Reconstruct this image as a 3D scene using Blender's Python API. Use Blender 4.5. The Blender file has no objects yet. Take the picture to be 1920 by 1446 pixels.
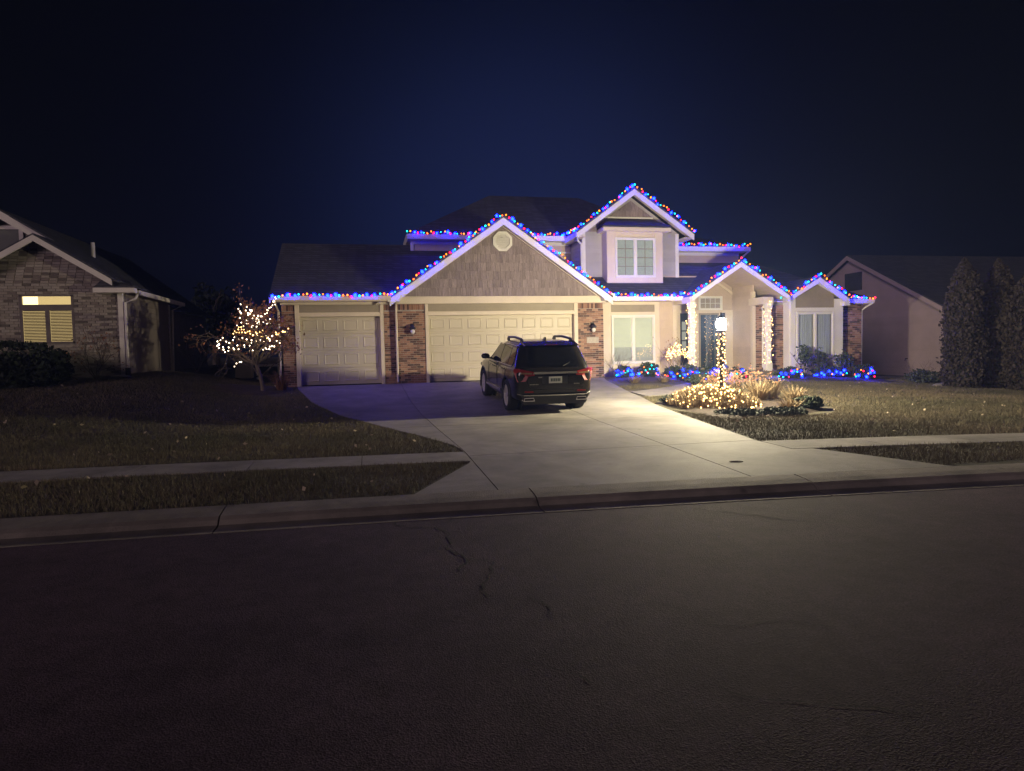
import bpy, math, random
import numpy as np
from mathutils import Vector, Matrix
random.seed(7)
RNG = np.random.default_rng(11)
scn = bpy.context.scene
COL = scn.collection
R = math.radians

# ------------------------------------------------------------------ camera
cd = bpy.data.cameras.new('camera'); cam = bpy.data.objects.new('camera', cd); COL.objects.link(cam)
cd.sensor_width = 36.0; cd.lens = 36.0 * 1250.0 / 1920.0; cd.clip_start = 0.05; cd.clip_end = 3000
yaw, pitch, roll = R(12.0), R(2.9), R(1.23)
fwd = Vector((math.sin(yaw) * math.cos(pitch), math.cos(yaw) * math.cos(pitch), -math.sin(pitch)))
rgt = Vector((math.cos(yaw), -math.sin(yaw), 0)); dwn = fwd.cross(rgt)
r2 = rgt * math.cos(roll) + dwn * math.sin(roll); d2 = dwn * math.cos(roll) - rgt * math.sin(roll)
m = Matrix((r2, -d2, -fwd)).transposed().to_4x4(); m.translation = Vector((0, 0, 1.65))
cam.matrix_world = m
scn.camera = cam

# ------------------------------------------------------------------ night sky
w = bpy.data.worlds.new('World'); scn.world = w; w.use_nodes = True
nt = w.node_tree; nt.nodes.clear()
out = nt.nodes.new('ShaderNodeOutputWorld'); bg = nt.nodes.new('ShaderNodeBackground')
geo = nt.nodes.new('ShaderNodeTexCoord'); dot = nt.nodes.new('ShaderNodeVectorMath'); dot.operation = 'DOT_PRODUCT'
gd = Vector((math.sin(R(13)) * math.cos(R(9)), math.cos(R(13)) * math.cos(R(9)), math.sin(R(9))))
dot.inputs[1].default_value = gd
ramp = nt.nodes.new('ShaderNodeValToRGB'); cr = ramp.color_ramp
cr.interpolation = 'B_SPLINE'
stops = [(0.0, (.0007, .0008, .0012)), (.74, (.0007, .0008, .0013)), (.84, (.0007, .0008, .0016)), (.91, (.0009, .0012, .0048)), (.96, (.0024, .0042, .0180)), (1.0, (.0092, .0160, .0660))]
while len(cr.elements) < len(stops): cr.elements.new(.5)
for e, (p, c) in zip(cr.elements, stops): e.position = p; e.color = (*c, 1)
nt.links.new(geo.outputs['Generated'], dot.inputs[0]); nt.links.new(dot.outputs['Value'], ramp.inputs['Fac'])
nt.links.new(ramp.outputs['Color'], bg.inputs['Color']); bg.inputs['Strength'].default_value = .70
nt.links.new(bg.outputs[0], out.inputs[0])

# soft pinkish fill added for the facades, for unseen street lamps behind the viewer
sd = bpy.data.lights.new('street_fill', 'SUN'); sd.energy = 0.60; sd.angle = R(20); sd.color = (1.0, .74, .80)
sun = bpy.data.objects.new('street_fill', sd); COL.objects.link(sun); sun.rotation_euler = Vector((.72, .66, -.20)).to_track_quat('-Z', 'Y').to_euler()

vs = scn.view_settings; vs.view_transform = 'Standard'; vs.look = 'None'; vs.exposure = 0.25; vs.gamma = 1.0; vs.use_curve_mapping = False
LAMP_L = 4400.0          # radiance of the post lamp's globe
scn.render.engine = 'CYCLES'
cy = scn.cycles; cy.use_denoising = True; cy.max_bounces = 5; cy.diffuse_bounces = 2; cy.glossy_bounces = 3; cy.volume_bounces = 0; cy.use_adaptive_sampling = True; cy.adaptive_threshold = .02
cy.transparent_max_bounces = 12; cy.sample_clamp_indirect = 4.0; cy.use_light_tree = True; cy.caustics_reflective = False; cy.caustics_refractive = False

# ------------------------------------------------------------------ helpers
def ss(a, b, x):
    t = np.clip((x - a) / (b - a), 0, 1); return t * t * (3 - 2 * t)

class MB:
    def __init__(s): s.v = []; s.f = []
    def add(s, vs, fs):
        o = len(s.v); s.v.extend([tuple(map(float, q)) for q in vs]); s.f.extend([tuple(i + o for i in f) for f in fs]); return s
    def box(s, x0, x1, y0, y1, z0, z1):
        return s.add([(x0, y0, z0), (x1, y0, z0), (x1, y1, z0), (x0, y1, z0), (x0, y0, z1), (x1, y0, z1), (x1, y1, z1), (x0, y1, z1)],
                     [(0, 3, 2, 1), (4, 5, 6, 7), (0, 1, 5, 4), (1, 2, 6, 5), (2, 3, 7, 6), (3, 0, 4, 7)])
    def prism(s, poly, a0, a1, axis='y'):
        n = len(poly)
        if axis == 'y': P = [(p[0], a0, p[1]) for p in poly] + [(p[0], a1, p[1]) for p in poly]
        elif axis == 'x': P = [(a0, p[0], p[1]) for p in poly] + [(a1, p[0], p[1]) for p in poly]
        else: P = [(p[0], p[1], a0) for p in poly] + [(p[0], p[1], a1) for p in poly]
        return s.add(P, [tuple(range(n)), tuple(range(2 * n - 1, n - 1, -1))] + [(i, (i + 1) % n, n + (i + 1) % n, n + i) for i in range(n)])
    def tube(s, pts, rad, n=6, cap=True):
        pts = [Vector(p) for p in pts]; L = len(pts); rad = rad if hasattr(rad, '__len__') else [rad] * L
        vs, fs = [], []
        for i, p in enumerate(pts):
            t = (pts[min(i + 1, L - 1)] - pts[max(i - 1, 0)])
            t = t.normalized() if t.length > 1e-9 else Vector((0, 0, 1))
            u = t.cross(Vector((0.13, .37, .92)) if abs(t.z) < .95 else Vector((1, .1, 0))).normalized(); w_ = t.cross(u)
            for k in range(n):
                a = 2 * math.pi * k / n; vs.append(p + (u * math.cos(a) + w_ * math.sin(a)) * rad[i])
        for i in range(L - 1):
            for k in range(n):
                fs.append((i * n + k, i * n + (k + 1) % n, (i + 1) * n + (k + 1) % n, (i + 1) * n + k))
        if cap: fs += [tuple(range(n - 1, -1, -1)), tuple((L - 1) * n + k for k in range(n))]
        return s.add(vs, fs)
    def lathe(s, c, prof, n=12):
        vs, fs = [], []
        for (r, z) in prof:
            for k in range(n):
                a = 2 * math.pi * k / n; vs.append((c[0] + r * math.cos(a), c[1] + r * math.sin(a), c[2] + z))
        for i in range(len(prof) - 1):
            for k in range(n): fs.append((i * n + k, i * n + (k + 1) % n, (i + 1) * n + (k + 1) % n, (i + 1) * n + k))
        fs += [tuple(range(n - 1, -1, -1)), tuple((len(prof) - 1) * n + k for k in range(n))]
        return s.add(vs, fs)
    def mesh(s, name, mat=None, smooth=False):
        me = bpy.data.meshes.new(name); me.from_pydata(s.v, [], s.f); me.update()
        if mat: me.materials.append(mat)
        if smooth:
            me.polygons.foreach_set('use_smooth', [True] * len(me.polygons))
        return me

def props(o, label=None, cat=None, group=None, kind=None):
    if label: o['label'] = label
    if cat: o['category'] = cat
    if group: o['group'] = group
    if kind: o['kind'] = kind
    return o
ORG = {}
def link(name, me, parent=None, pos=None):
    """me in world coordinates (pos None) or in its own coordinates, placed at pos (world); parents only translate"""
    o = bpy.data.objects.new(name, me); COL.objects.link(o)
    p = Vector(pos) if pos is not None else Vector((0, 0, 0))
    if parent is not None:
        o.parent = parent; p = p - ORG.get(parent.name, Vector((0, 0, 0)))
    o.location = p
    ORG[o.name] = Vector(pos) if pos is not None else Vector((0, 0, 0))
    return o
def build(name, mb, mat, parent=None, smooth=False, **k):
    o = link(name, mb.mesh(name, mat, smooth), parent); props(o, **k); return o
def thing(name, loc, label, cat, group=None):
    o = bpy.data.objects.new(name, None); o.empty_display_size = .2; COL.objects.link(o); o.location = loc; ORG[o.name] = Vector(loc)
    return props(o, label, cat, group)
def bevel(o, wd=.01, seg=1):
    md = o.modifiers.new('bevel', 'BEVEL'); md.width = wd; md.segments = seg; md.limit_method = 'ANGLE'; md.angle_limit = R(35); return o
def npmesh(name, V, F, mat, parent=None, smooth=False, **k):
    me = bpy.data.meshes.new(name); n = F.shape[1]
    me.vertices.add(len(V)); me.vertices.foreach_set('co', np.ascontiguousarray(V, dtype=np.float32).ravel())
    me.loops.add(F.size); me.loops.foreach_set('vertex_index', np.ascontiguousarray(F, dtype=np.int32).ravel())
    me.polygons.add(len(F)); me.polygons.foreach_set('loop_start', np.arange(0, F.size, n, dtype=np.int32))
    me.update(calc_edges=True); me.validate()
    if smooth: me.polygons.foreach_set('use_smooth', [True] * len(F))
    me.materials.append(mat)
    o = link(name, me, parent); props(o, **k); return o

# ------------------------------------------------------------------ materials
def node(nt, t, **k):
    n = nt.nodes.new(t)
    for a, b in k.items(): setattr(n, a, b)
    return n
def mat(name, col, rough=.7, var=.25, scale=3.0, bump=0.0, bscale=40.0, metal=0.0, spec=.5, col2=None, rnd=0.0, stretch=None, coat=0.0):
    m_ = bpy.data.materials.new(name); m_.use_nodes = True; nt = m_.node_tree; b = nt.nodes['Principled BSDF']
    b.inputs['Roughness'].default_value = rough; b.inputs['Metallic'].default_value = metal; b.inputs['Specular IOR Level'].default_value = spec
    b.inputs['Coat Weight'].default_value = coat
    tc = node(nt, 'ShaderNodeTexCoord'); mp = node(nt, 'ShaderNodeMapping')
    if stretch: mp.inputs['Scale'].default_value = stretch
    nt.links.new(tc.outputs['Object'], mp.inputs['Vector'])
    nz = node(nt, 'ShaderNodeTexNoise'); nz.inputs['Scale'].default_value = scale; nz.inputs['Detail'].default_value = 6; nz.inputs['Roughness'].default_value = .62
    nt.links.new(mp.outputs[0], nz.inputs['Vector'])
    cr = node(nt, 'ShaderNodeValToRGB'); c2 = col2 or tuple(c * (1 - var) for c in col)
    cr.color_ramp.elements[0].position = .32; cr.color_ramp.elements[1].position = .68
    cr.color_ramp.elements[0].color = (*c2, 1); cr.color_ramp.elements[1].color = (*[min(1, c * (1 + var * .35)) for c in col], 1)
    nt.links.new(nz.outputs['Fac'], cr.inputs['Fac'])
    last = cr.outputs['Color']
    if rnd:
        oi = node(nt, 'ShaderNodeObjectInfo'); gi = node(nt, 'ShaderNodeNewGeometry')
        ad = node(nt, 'ShaderNodeMath', operation='ADD'); nt.links.new(oi.outputs['Random'], ad.inputs[0]); nt.links.new(gi.outputs['Random Per Island'], ad.inputs[1])
        fr = node(nt, 'ShaderNodeMath', operation='FRACT'); nt.links.new(ad.outputs[0], fr.inputs[0])
        mr = node(nt, 'ShaderNodeMapRange'); mr.inputs['To Min'].default_value = 1 - rnd; mr.inputs['To Max'].default_value = 1 + rnd * .5
        nt.links.new(fr.outputs[0], mr.inputs['Value'])
        hs = node(nt, 'ShaderNodeHueSaturation'); nt.links.new(last, hs.inputs['Color']); nt.links.new(mr.outputs[0], hs.inputs['Value']); last = hs.outputs['Color']
    nt.links.new(last, b.inputs['Base Color'])
    if bump:
        n2 = node(nt, 'ShaderNodeTexNoise'); n2.inputs['Scale'].default_value = bscale; n2.inputs['Detail'].default_value = 5
        nt.links.new(mp.outputs[0], n2.inputs['Vector'])
        bp = node(nt, 'ShaderNodeBump'); bp.inputs['Strength'].default_value = bump; bp.inputs['Distance'].default_value = .02
        nt.links.new(n2.outputs['Fac'], bp.inputs['Height']); nt.links.new(bp.outputs[0], b.inputs['Normal'])
    return m_
def ramp_rnd(m_, cols, noise=.15):
    """colour picked per piece from a list, with fine grain on top"""
    nt = m_.node_tree; b = nt.nodes['Principled BSDF']
    oi = node(nt, 'ShaderNodeObjectInfo'); gi = node(nt, 'ShaderNodeNewGeometry'); ad = node(nt, 'ShaderNodeMath', operation='ADD')
    nt.links.new(oi.outputs['Random'], ad.inputs[0]); nt.links.new(gi.outputs['Random Per Island'], ad.inputs[1])
    fr = node(nt, 'ShaderNodeMath', operation='FRACT'); nt.links.new(ad.outputs[0], fr.inputs[0])
    cr = node(nt, 'ShaderNodeValToRGB'); cr.color_ramp.interpolation = 'CONSTANT'
    while len(cr.color_ramp.elements) < len(cols): cr.color_ramp.elements.new(.5)
    for i, c in enumerate(cols): cr.color_ramp.elements[i].position = i / len(cols); cr.color_ramp.elements[i].color = (*c, 1)
    nt.links.new(fr.outputs[0], cr.inputs['Fac'])
    nz = node(nt, 'ShaderNodeTexNoise'); nz.inputs['Scale'].default_value = 9; nz.inputs['Detail'].default_value = 8
    geo_ = node(nt, 'ShaderNodeNewGeometry'); nt.links.new(geo_.outputs['Position'], nz.inputs['Vector'])
    mr = node(nt, 'ShaderNodeMapRange'); mr.inputs['To Min'].default_value = 1 - noise; mr.inputs['To Max'].default_value = 1 + noise
    nt.links.new(nz.outputs['Fac'], mr.inputs['Value'])
    hs = node(nt, 'ShaderNodeHueSaturation'); nt.links.new(cr.outputs[0], hs.inputs['Color']); nt.links.new(mr.outputs[0], hs.inputs['Value'])
    nt.links.new(hs.outputs[0], b.inputs['Base Color']); return m_
def emit(name, col, s):
    m_ = bpy.data.materials.new(name); m_.use_nodes = True; nt = m_.node_tree; nt.nodes.remove(nt.nodes['Principled BSDF'])
    e = node(nt, 'ShaderNodeEmission'); e.inputs['Color'].default_value = (*col, 1); e.inputs['Strength'].default_value = s
    nt.links.new(e.outputs[0], nt.nodes['Material Output'].inputs[0]); return m_
def glass(name, tint=(.9, .93, .95), fres=1.45, rough=.02, extra=0.06):
    m_ = bpy.data.materials.new(name); m_.use_nodes = True; nt = m_.node_tree; nt.nodes.remove(nt.nodes['Principled BSDF'])
    t = node(nt, 'ShaderNodeBsdfTransparent'); t.inputs['Color'].default_value = (*tint, 1)
    g = node(nt, 'ShaderNodeBsdfGlossy'); g.inputs['Roughness'].default_value = rough
    f = node(nt, 'ShaderNodeLayerWeight'); f.inputs['Blend'].default_value = .5
    p = node(nt, 'ShaderNodeMath', operation='POWER'); p.inputs[1].default_value = 4.0; nt.links.new(f.outputs['Facing'], p.inputs[0])
    a = node(nt, 'ShaderNodeMath', operation='ADD'); a.inputs[1].default_value = extra; nt.links.new(p.outputs[0], a.inputs[0])
    mx = node(nt, 'ShaderNodeMixShader'); nt.links.new(a.outputs[0], mx.inputs[0]); nt.links.new(t.outputs[0], mx.inputs[1]); nt.links.new(g.outputs[0], mx.inputs[2])
    nt.links.new(mx.outputs[0], nt.nodes['Material Output'].inputs[0]); return m_

def wear(m_, sc):
    """stains and drips on concrete: large blotches, small dark spots"""
    nt = m_.node_tree; b = nt.nodes['Principled BSDF']; L = nt.links.new; src = b.inputs['Base Color'].links[0].from_socket; g = node(nt, 'ShaderNodeNewGeometry')
    n1 = node(nt, 'ShaderNodeTexNoise'); n1.inputs['Scale'].default_value = sc * .6; n1.inputs['Detail'].default_value = 9; n1.inputs['Roughness'].default_value = .7; n1.inputs['Distortion'].default_value = .6; L(g.outputs['Position'], n1.inputs['Vector'])
    r1 = node(nt, 'ShaderNodeMapRange'); r1.inputs[1].default_value = .34; r1.inputs[2].default_value = .58; r1.inputs[3].default_value = .66; r1.inputs[4].default_value = 1.06; L(n1.outputs[0], r1.inputs[0])
    v = node(nt, 'ShaderNodeTexVoronoi'); v.inputs['Scale'].default_value = 1.7; v.inputs['Randomness'].default_value = 1; L(g.outputs['Position'], v.inputs['Vector'])
    r2 = node(nt, 'ShaderNodeMapRange'); r2.inputs[1].default_value = .03; r2.inputs[2].default_value = .09; r2.inputs[3].default_value = .55; r2.inputs[4].default_value = 1.0; L(v.outputs['Distance'], r2.inputs[0])
    mu = node(nt, 'ShaderNodeMath', operation='MULTIPLY'); L(r1.outputs[0], mu.inputs[0]); L(r2.outputs[0], mu.inputs[1])
    hs = node(nt, 'ShaderNodeHueSaturation'); L(src, hs.inputs['Color']); L(mu.outputs[0], hs.inputs['Value']); L(hs.outputs[0], b.inputs['Base Color'])
def courses(m_):
    """shingle courses: rows in height with tabs along the slope"""
    nt = m_.node_tree; b = nt.nodes['Principled BSDF']; L = nt.links.new; g = node(nt, 'ShaderNodeNewGeometry'); sx = node(nt, 'ShaderNodeSeparateXYZ'); L(g.outputs['Position'], sx.inputs[0])
    ad = node(nt, 'ShaderNodeMath', operation='ADD'); L(sx.outputs['X'], ad.inputs[0]); L(sx.outputs['Y'], ad.inputs[1]); cb_ = node(nt, 'ShaderNodeCombineXYZ'); L(ad.outputs[0], cb_.inputs['X']); L(sx.outputs['Z'], cb_.inputs['Y'])
    br = node(nt, 'ShaderNodeTexBrick'); br.inputs['Scale'].default_value = 1.0; br.inputs['Brick Width'].default_value = .30; br.inputs['Row Height'].default_value = .085; br.inputs['Mortar Size'].default_value = .010
    br.inputs['Color1'].default_value = (.088, .088, .104, 1); br.inputs['Color2'].default_value = (.055, .055, .066, 1); br.inputs['Mortar'].default_value = (.03, .03, .034, 1); L(cb_.outputs[0], br.inputs['Vector'])
    L(br.outputs['Color'], b.inputs['Base Color'])
def asphalt():
    m_ = bpy.data.materials.new('asphalt'); m_.use_nodes = True; nt = m_.node_tree; b = nt.nodes['Principled BSDF']; L = nt.links.new
    g = node(nt, 'ShaderNodeNewGeometry')
    def nz(sc, det=4, ro=.6): n = node(nt, 'ShaderNodeTexNoise'); n.inputs['Scale'].default_value = sc; n.inputs['Detail'].default_value = det; n.inputs['Roughness'].default_value = ro; L(g.outputs['Position'], n.inputs['Vector']); return n
    big = nz(.55, 5); mid = nz(5, 6, .7); fine = nz(85, 3, .7)
    vo = node(nt, 'ShaderNodeTexVoronoi'); vo.inputs['Scale'].default_value = 110; L(g.outputs['Position'], vo.inputs['Vector'])
    def mr(sock, a, b_, c, d): n = node(nt, 'ShaderNodeMapRange'); n.inputs[1].default_value = a; n.inputs[2].default_value = b_; n.inputs[3].default_value = c; n.inputs[4].default_value = d; L(sock, n.inputs[0]); return n.outputs[0]
    def mul(a, b_): n = node(nt, 'ShaderNodeMath', operation='MULTIPLY'); L(a, n.inputs[0]); L(b_, n.inputs[1]); return n.outputs[0]
    val = mul(mul(mr(big.outputs[0], .3, .7, .62, 1.25), mr(mid.outputs[0], .3, .7, .75, 1.2)), mul(mr(fine.outputs[0], .3, .7, .55, 1.4), mr(vo.outputs['Color'], 0, 1, .6, 1.45)))
    hs = node(nt, 'ShaderNodeHueSaturation'); hs.inputs['Color'].default_value = (.074, .049, .064, 1); L(val, hs.inputs['Value']); L(hs.outputs[0], b.inputs['Base Color'])
    b.inputs['Roughness'].default_value = .88; b.inputs['Specular IOR Level'].default_value = .2
    bp = node(nt, 'ShaderNodeBump'); bp.inputs['Strength'].default_value = .8; bp.inputs['Distance'].default_value = .004; L(vo.outputs['Distance'], bp.inputs['Height'])
    b2 = node(nt, 'ShaderNodeBump'); b2.inputs['Strength'].default_value = .35; b2.inputs['Distance'].default_value = .006; L(mid.outputs[0], b2.inputs['Height']); L(bp.outputs[0], b2.inputs['Normal']); L(b2.outputs[0], b.inputs['Normal'])
    return m_
M = {}
M['trim'] = mat('cream_trim', (.67, .58, .46), .55, .10, 1.2, .08, 60)
M['white'] = mat('white_trim', (.74, .72, .68), .5, .08, 1.5, .06, 60)
M['door'] = mat('garage_door_paint', (.56, .50, .40), .5, .08, 1.0, .05, 90)
M['tanpanel'] = mat('tan_panel', (.30, .255, .19), .6, .12, 2)
M['siding'] = mat('lap_siding', (.56, .45, .355), .6, .10, 1.5, .10, 50, rnd=.06)
M['sidinggrey'] = mat('grey_lap_siding', (.42, .40, .39), .6, .10, 1.5, .10, 50, rnd=.06)
M['shake'] = mat('cedar_shake', (.315, .255, .262), .8, .30, 5, .5, 30, rnd=.22, stretch=(6, 6, .6))
M['mortar'] = mat('mortar', (.40, .36, .32), .9, .25, 8, .4, 80)
M['brick'] = ramp_rnd(mat('brick', (.2, .1, .08), .85, .2, 5, .4, 60), [(.34, .185, .12), (.11, .054, .041), (.29, .15, .10), (.38, .225, .15), (.085, .047, .037), (.33, .175, .115), (.25, .13, .088), (.155, .075, .054)])
M['palemortar'] = mat('pale_mortar', (.30, .27, .24), .9, .25, 8, .4, 80)
M['palebrick'] = ramp_rnd(mat('pale_brick', (.2, .18, .16), .85, .2, 5, .4, 60), [(.38, .33, .285), (.34, .30, .265), (.15, .125, .11), (.42, .37, .33), (.31, .265, .23), (.37, .325, .28), (.23, .19, .17), (.40, .36, .32), (.33, .29, .25)])
M['roof'] = mat('roof_shingle', (.095, .096, .112), .9, .45, 14, .6, 45, stretch=(1, 1, 1))
M['concrete'] = mat('concrete', (.285, .262, .235), .8, .34, .9, .3, 120, rnd=.10)
M['kerb'] = mat('kerb_concrete', (.27, .24, .205), .85, .4, 1.6, .45, 70, rnd=.12)
M['walk'] = mat('sidewalk_concrete', (.30, .275, .25), .85, .32, 1.3, .35, 100, rnd=.12)
M['asphalt'] = asphalt()
for n0, a0 in (('concrete', .85), ('walk', 1.2), ('kerb', 1.0)): wear(M[n0], a0)
courses(M['roof'])
M['crack'] = mat('crack', (.008, .007, .007), .95, .2, 6)
M['soil'] = mat('lawn_soil', (.090, .075, .048), .95, .45, 1.6, .8, 25, col2=(.030, .030, .014))
M['grass'] = mat('grass_blades', (.170, .135, .085), .8, .5, .35, rnd=.45, col2=(.075, .074, .036))
M['mulch'] = mat('mulch', (.060, .042, .032), .95, .5, 9, .9, 40)
M['bark'] = mat('bark', (.17, .135, .105), .9, .4, 7, .6, 30)
M['darkbark'] = mat('dark_bark', (.10, .080, .065), .9, .4, 7, .6, 30)
M['dryleaf'] = mat('dry_leaf', (.27, .115, .055), .8, .4, 3, rnd=.5)
M['evergreen'] = mat('evergreen_leaf', (.035, .055, .028), .75, .4, 3, rnd=.5)
M['juniper'] = mat('juniper_leaf', (.060, .075, .055), .8, .4, 3, rnd=.4)
M['hedge'] = mat('hedge_leaf', (.020, .030, .016), .8, .4, 3, rnd=.5)
M['arbor'] = mat('arborvitae_leaf', (.046, .035, .028), .85, .3, 3, rnd=.3)
M['dried'] = mat('dry_ornamental_grass', (.30, .215, .12), .8, .35, 3, rnd=.4)
M['black'] = mat('black_metal', (.02, .02, .022), .45, .2, 4, metal=.3)
M['blackplastic'] = mat('black_plastic', (.014, .014, .015), .6, .2, 8, .05, 90)
M['cord'] = mat('green_cord', (.012, .03, .015), .7, .2, 8)
M['glass'] = glass('window_glass')
M['doorglass'] = glass('door_glass', (.75, .82, .84), 1.5, .02, .10)
M['blind'] = mat('blind_slat', (.82, .80, .72), .6, .06, 3)
M['curtain'] = mat('sheer_curtain', (.66, .67, .72), .85, .25, 2.5, stretch=(9, 1, .3))
M['dim'] = mat('dim_room', (.05, .05, .055), .9, .3, 2)
M['glow'] = emit('window_glow', (1.0, .93, .55), 1.15)
M['glowside'] = emit('lit_hall', (.95, .92, .70), .30)
M['glowN'] = emit('lit_room_warm', (1.0, .68, .27), .85)
M['dormerfill'] = emit('dormer_fill', (.86, .92, .80), .55)  # pale glow added to brighten the dormer blinds
M['glowlamp'] = emit('table_lamp_glow', (1.0, .80, .38), 2.2)
M['lampglobe'] = emit('post_lamp_glow', (1.0, .87, .56), LAMP_L)
BULB = {'blue': emit('bulb_blue', (.0007, .0036, 1.0), 115.0), 'teal': emit('bulb_teal', (.006, .45, .42), 6.0), 'amber': emit('bulb_amber', (1.0, .21, .008), 5.0),
        'orange': emit('bulb_orange', (1.0, .10, .005), 7.0), 'red': emit('bulb_red', (1.0, .006, .04), 10.0), 'warm': emit('bulb_warm', (1.0, .56, .18), 9.0), 'white': emit('bulb_white', (1.0, .78, .52), 11.0)}

# ------------------------------------------------------------------ the lie of the land
GPY = [-80, 6.9, 7.25, 10, 13, 15.5, 18.2, 21.45, 60, 2000]; GPZ = [0, .03, .12, .16, .19, .25, .43, .72, .8, .8]
def kerb_y(x):
    x = np.asarray(x, float); xc = np.clip(x, -5, 8)
    base = 6.76 - .04 * xc - .003 * xc ** 2; sl = -.04 - .006 * xc
    return base + sl * (x - xc)
def gz(x, y):
    x = np.asarray(x, float); y = np.asarray(y, float)
    sh = (kerb_y(np.clip(x, -30, 30)) - 6.76) * np.clip((15 - y) / 7, 0, 1)
    z = np.interp(y - sh, GPY, GPZ)
    z = z + .52 * ss(-2.8, -6.8, x) * ss(11, 20, y) - .55 * ss(12, 24, x) * ss(10, 22, y)
    return z
def walk_y(x):
    x = np.clip(x, -12, 16); return 9.22 - .075 * x - .004 * x ** 2 if np.isscalar(x) else 9.22 - .075 * x - .004 * x ** 2
# driveway outline (metres): left edge going up, right edge going down
DL = [(.42, 7.27), (1.40, 9.20), (1.34, 10.44), (.78, 12.18), (.03, 14.08), (-.67, 15.72), (-1.51, 18.19), (-2.16, 21.05), (-2.20, 21.47)]
DR = [(7.05, 6.80), (6.30, 8.60), (5.95, 9.33), (6.52, 12.68), (7.05, 16.0), (7.20, 16.89), (7.58, 20.84), (7.76, 21.42)]
def dl(y): return np.interp(y, [p[1] for p in DL], [p[0] for p in DL])
def dr(y): return np.interp(y, [p[1] for p in DR], [p[0] for p in DR])

# lawn sheet, reaching the horizon
xs = np.concatenate([[-1500, -400, -120, -60], np.linspace(-30, 40, 141), [70, 130, 400, 1500]])
ys = np.concatenate([np.linspace(0, 1, 3) * 0, np.linspace(.0, 1, 60)])[3:]
yy = np.concatenate([np.linspace(0, 26, 105), [32, 45, 70, 120, 400, 1500]])
XX, YY = np.meshgrid(xs, yy); KY = kerb_y(np.clip(XX, -60, 70)) + .5
YW = KY + YY; ZW = gz(XX, YW) - .014 + .006 * np.sin(XX * 1.7 + YW * .6) * np.sin(YW * 1.3 - XX * .4)
nx, ny = len(xs), len(yy); V = np.stack([XX, YW, ZW], -1).reshape(-1, 3)
I = np.arange(nx * ny).reshape(ny, nx); F = np.stack([I[:-1, :-1], I[:-1, 1:], I[1:, 1:], I[1:, :-1]], -1).reshape(-1, 4)
npmesh('lawn', V, F, M['soil'], smooth=True, label='front lawns rising from the kerb to the houses', kind='structure')
# road, to both sides and behind the viewer
rx = np.concatenate([[-1500, -300, -60], np.linspace(-30, 40, 71), [90, 300, 1500]]); t = np.array([0, .3, .6, 1.0])
RX, T = np.meshgrid(rx, t); KY = kerb_y(np.clip(RX, -60, 70)) + .02; RY = -5 + (KY + 5) * T; RZ = .0 * RX + .03 * np.sin(np.pi * T)
V = np.stack([RX, RY, RZ * .0], -1).reshape(-1, 3); nx = len(rx); I = np.arange(nx * 4).reshape(4, nx)
F = np.stack([I[:-1, :-1], I[:-1, 1:], I[1:, 1:], I[1:, :-1]], -1).reshape(-1, 4)
road = npmesh('road', V, F, M['asphalt'], kind='structure', label='dark asphalt street with fine cracks in the foreground')
build('verge', MB().box(-1500, 1500, -400, -5.0, -.2, .06), M['soil'], kind='structure', label='grass verge on the near side of the street')
# cracks in the asphalt
def crack(pts, wd):
    mb = MB(); P = []
    for (a, b) in zip(pts[:-1], pts[1:]):
        for k in range(5):
            f = k / 5; P.append((a[0] + (b[0] - a[0]) * f + random.uniform(-.025, .025), a[1] + (b[1] - a[1]) * f + random.uniform(-.02, .02)))
    P.append(pts[-1])
    for i in range(len(P) - 1):
        a, b = Vector(P[i]), Vector(P[i + 1]); d = (b - a); d = d.normalized() if d.length > 1e-6 else Vector((1, 0)); n_ = Vector((-d.y, d.x))
        wa = wd * random.uniform(.4, 1.2); q = [a + n_ * wa, a - n_ * wa, b - n_ * wa * .8, b + n_ * wa * .8]
        mb.add([(c.x, c.y, .004) for c in q], [(0, 1, 2, 3)])
    build('road_crack', mb, M['crack'], road)
crack([(.21, 6.70), (.22, 6.48), (.28, 6.35), (.55, 6.28), (.66, 6.05), (.62, 5.70), (.60, 5.45), (.72, 5.25), (.62, 4.95)], .011)
crack([(.72, 5.25), (.93, 5.1), (.80, 4.75), (.72, 4.55), (.73, 4.3)], .008)
crack([(.75, 6.62), (.70, 6.45)], .007)
crack([(3.2, 6.25), (3.55, 5.9), (3.8, 5.6), (4.15, 5.35)], .010)
crack([(1.0, 4.3), (1.08, 4.1), (1.06, 3.9)], .007)
crack([(.75, 3.4), (.95, 3.2), (1.02, 3.08)], .005)
crack([(1.75, 3.65), (2.05, 3.5), (2.4, 3.55), (2.6, 3.3)], .004)
crack([(1.5, 3.0), (1.7, 2.75), (2.1, 2.6), (2.35, 2.45)], .004)

# kerb, stones with joints
kerb = bpy.data.objects.new('kerb', None); COL.objects.link(kerb); ORG['kerb'] = Vector((0, 0, 0)); props(kerb, 'rolled concrete kerb along the street edge', kind='structure')
KP = [(-.16, .006), (0, .010), (.09, .018), (.13, .060), (.18, .088), (.32, .108), (.52, .122), (.52, -.2), (-.16, -.2)]
def kerb_piece(x0, x1, n=6):
    mb = MB(); k = len(KP); vs = []
    for i in range(n + 1):
        x = x0 + (x1 - x0) * i / n; y0 = float(kerb_y(x))
        vs += [(x, y0 + p[0], p[1]) for p in KP]
    fs = [(i * k + j, (i + 1) * k + j, (i + 1) * k + (j + 1) % k, i * k + (j + 1) % k) for i in range(n) for j in range(k)]
    fs += [tuple(range(k)), tuple(range(n * k + k - 1, n * k - 1, -1))]
    mb.add(vs, fs); build('kerb_stone', mb, M['kerb'], kerb)
x = 1.7 - 3.2 * 6
while x < 28:
    kerb_piece(x + .008, x + 3.2 - .008); x += 3.2
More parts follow.
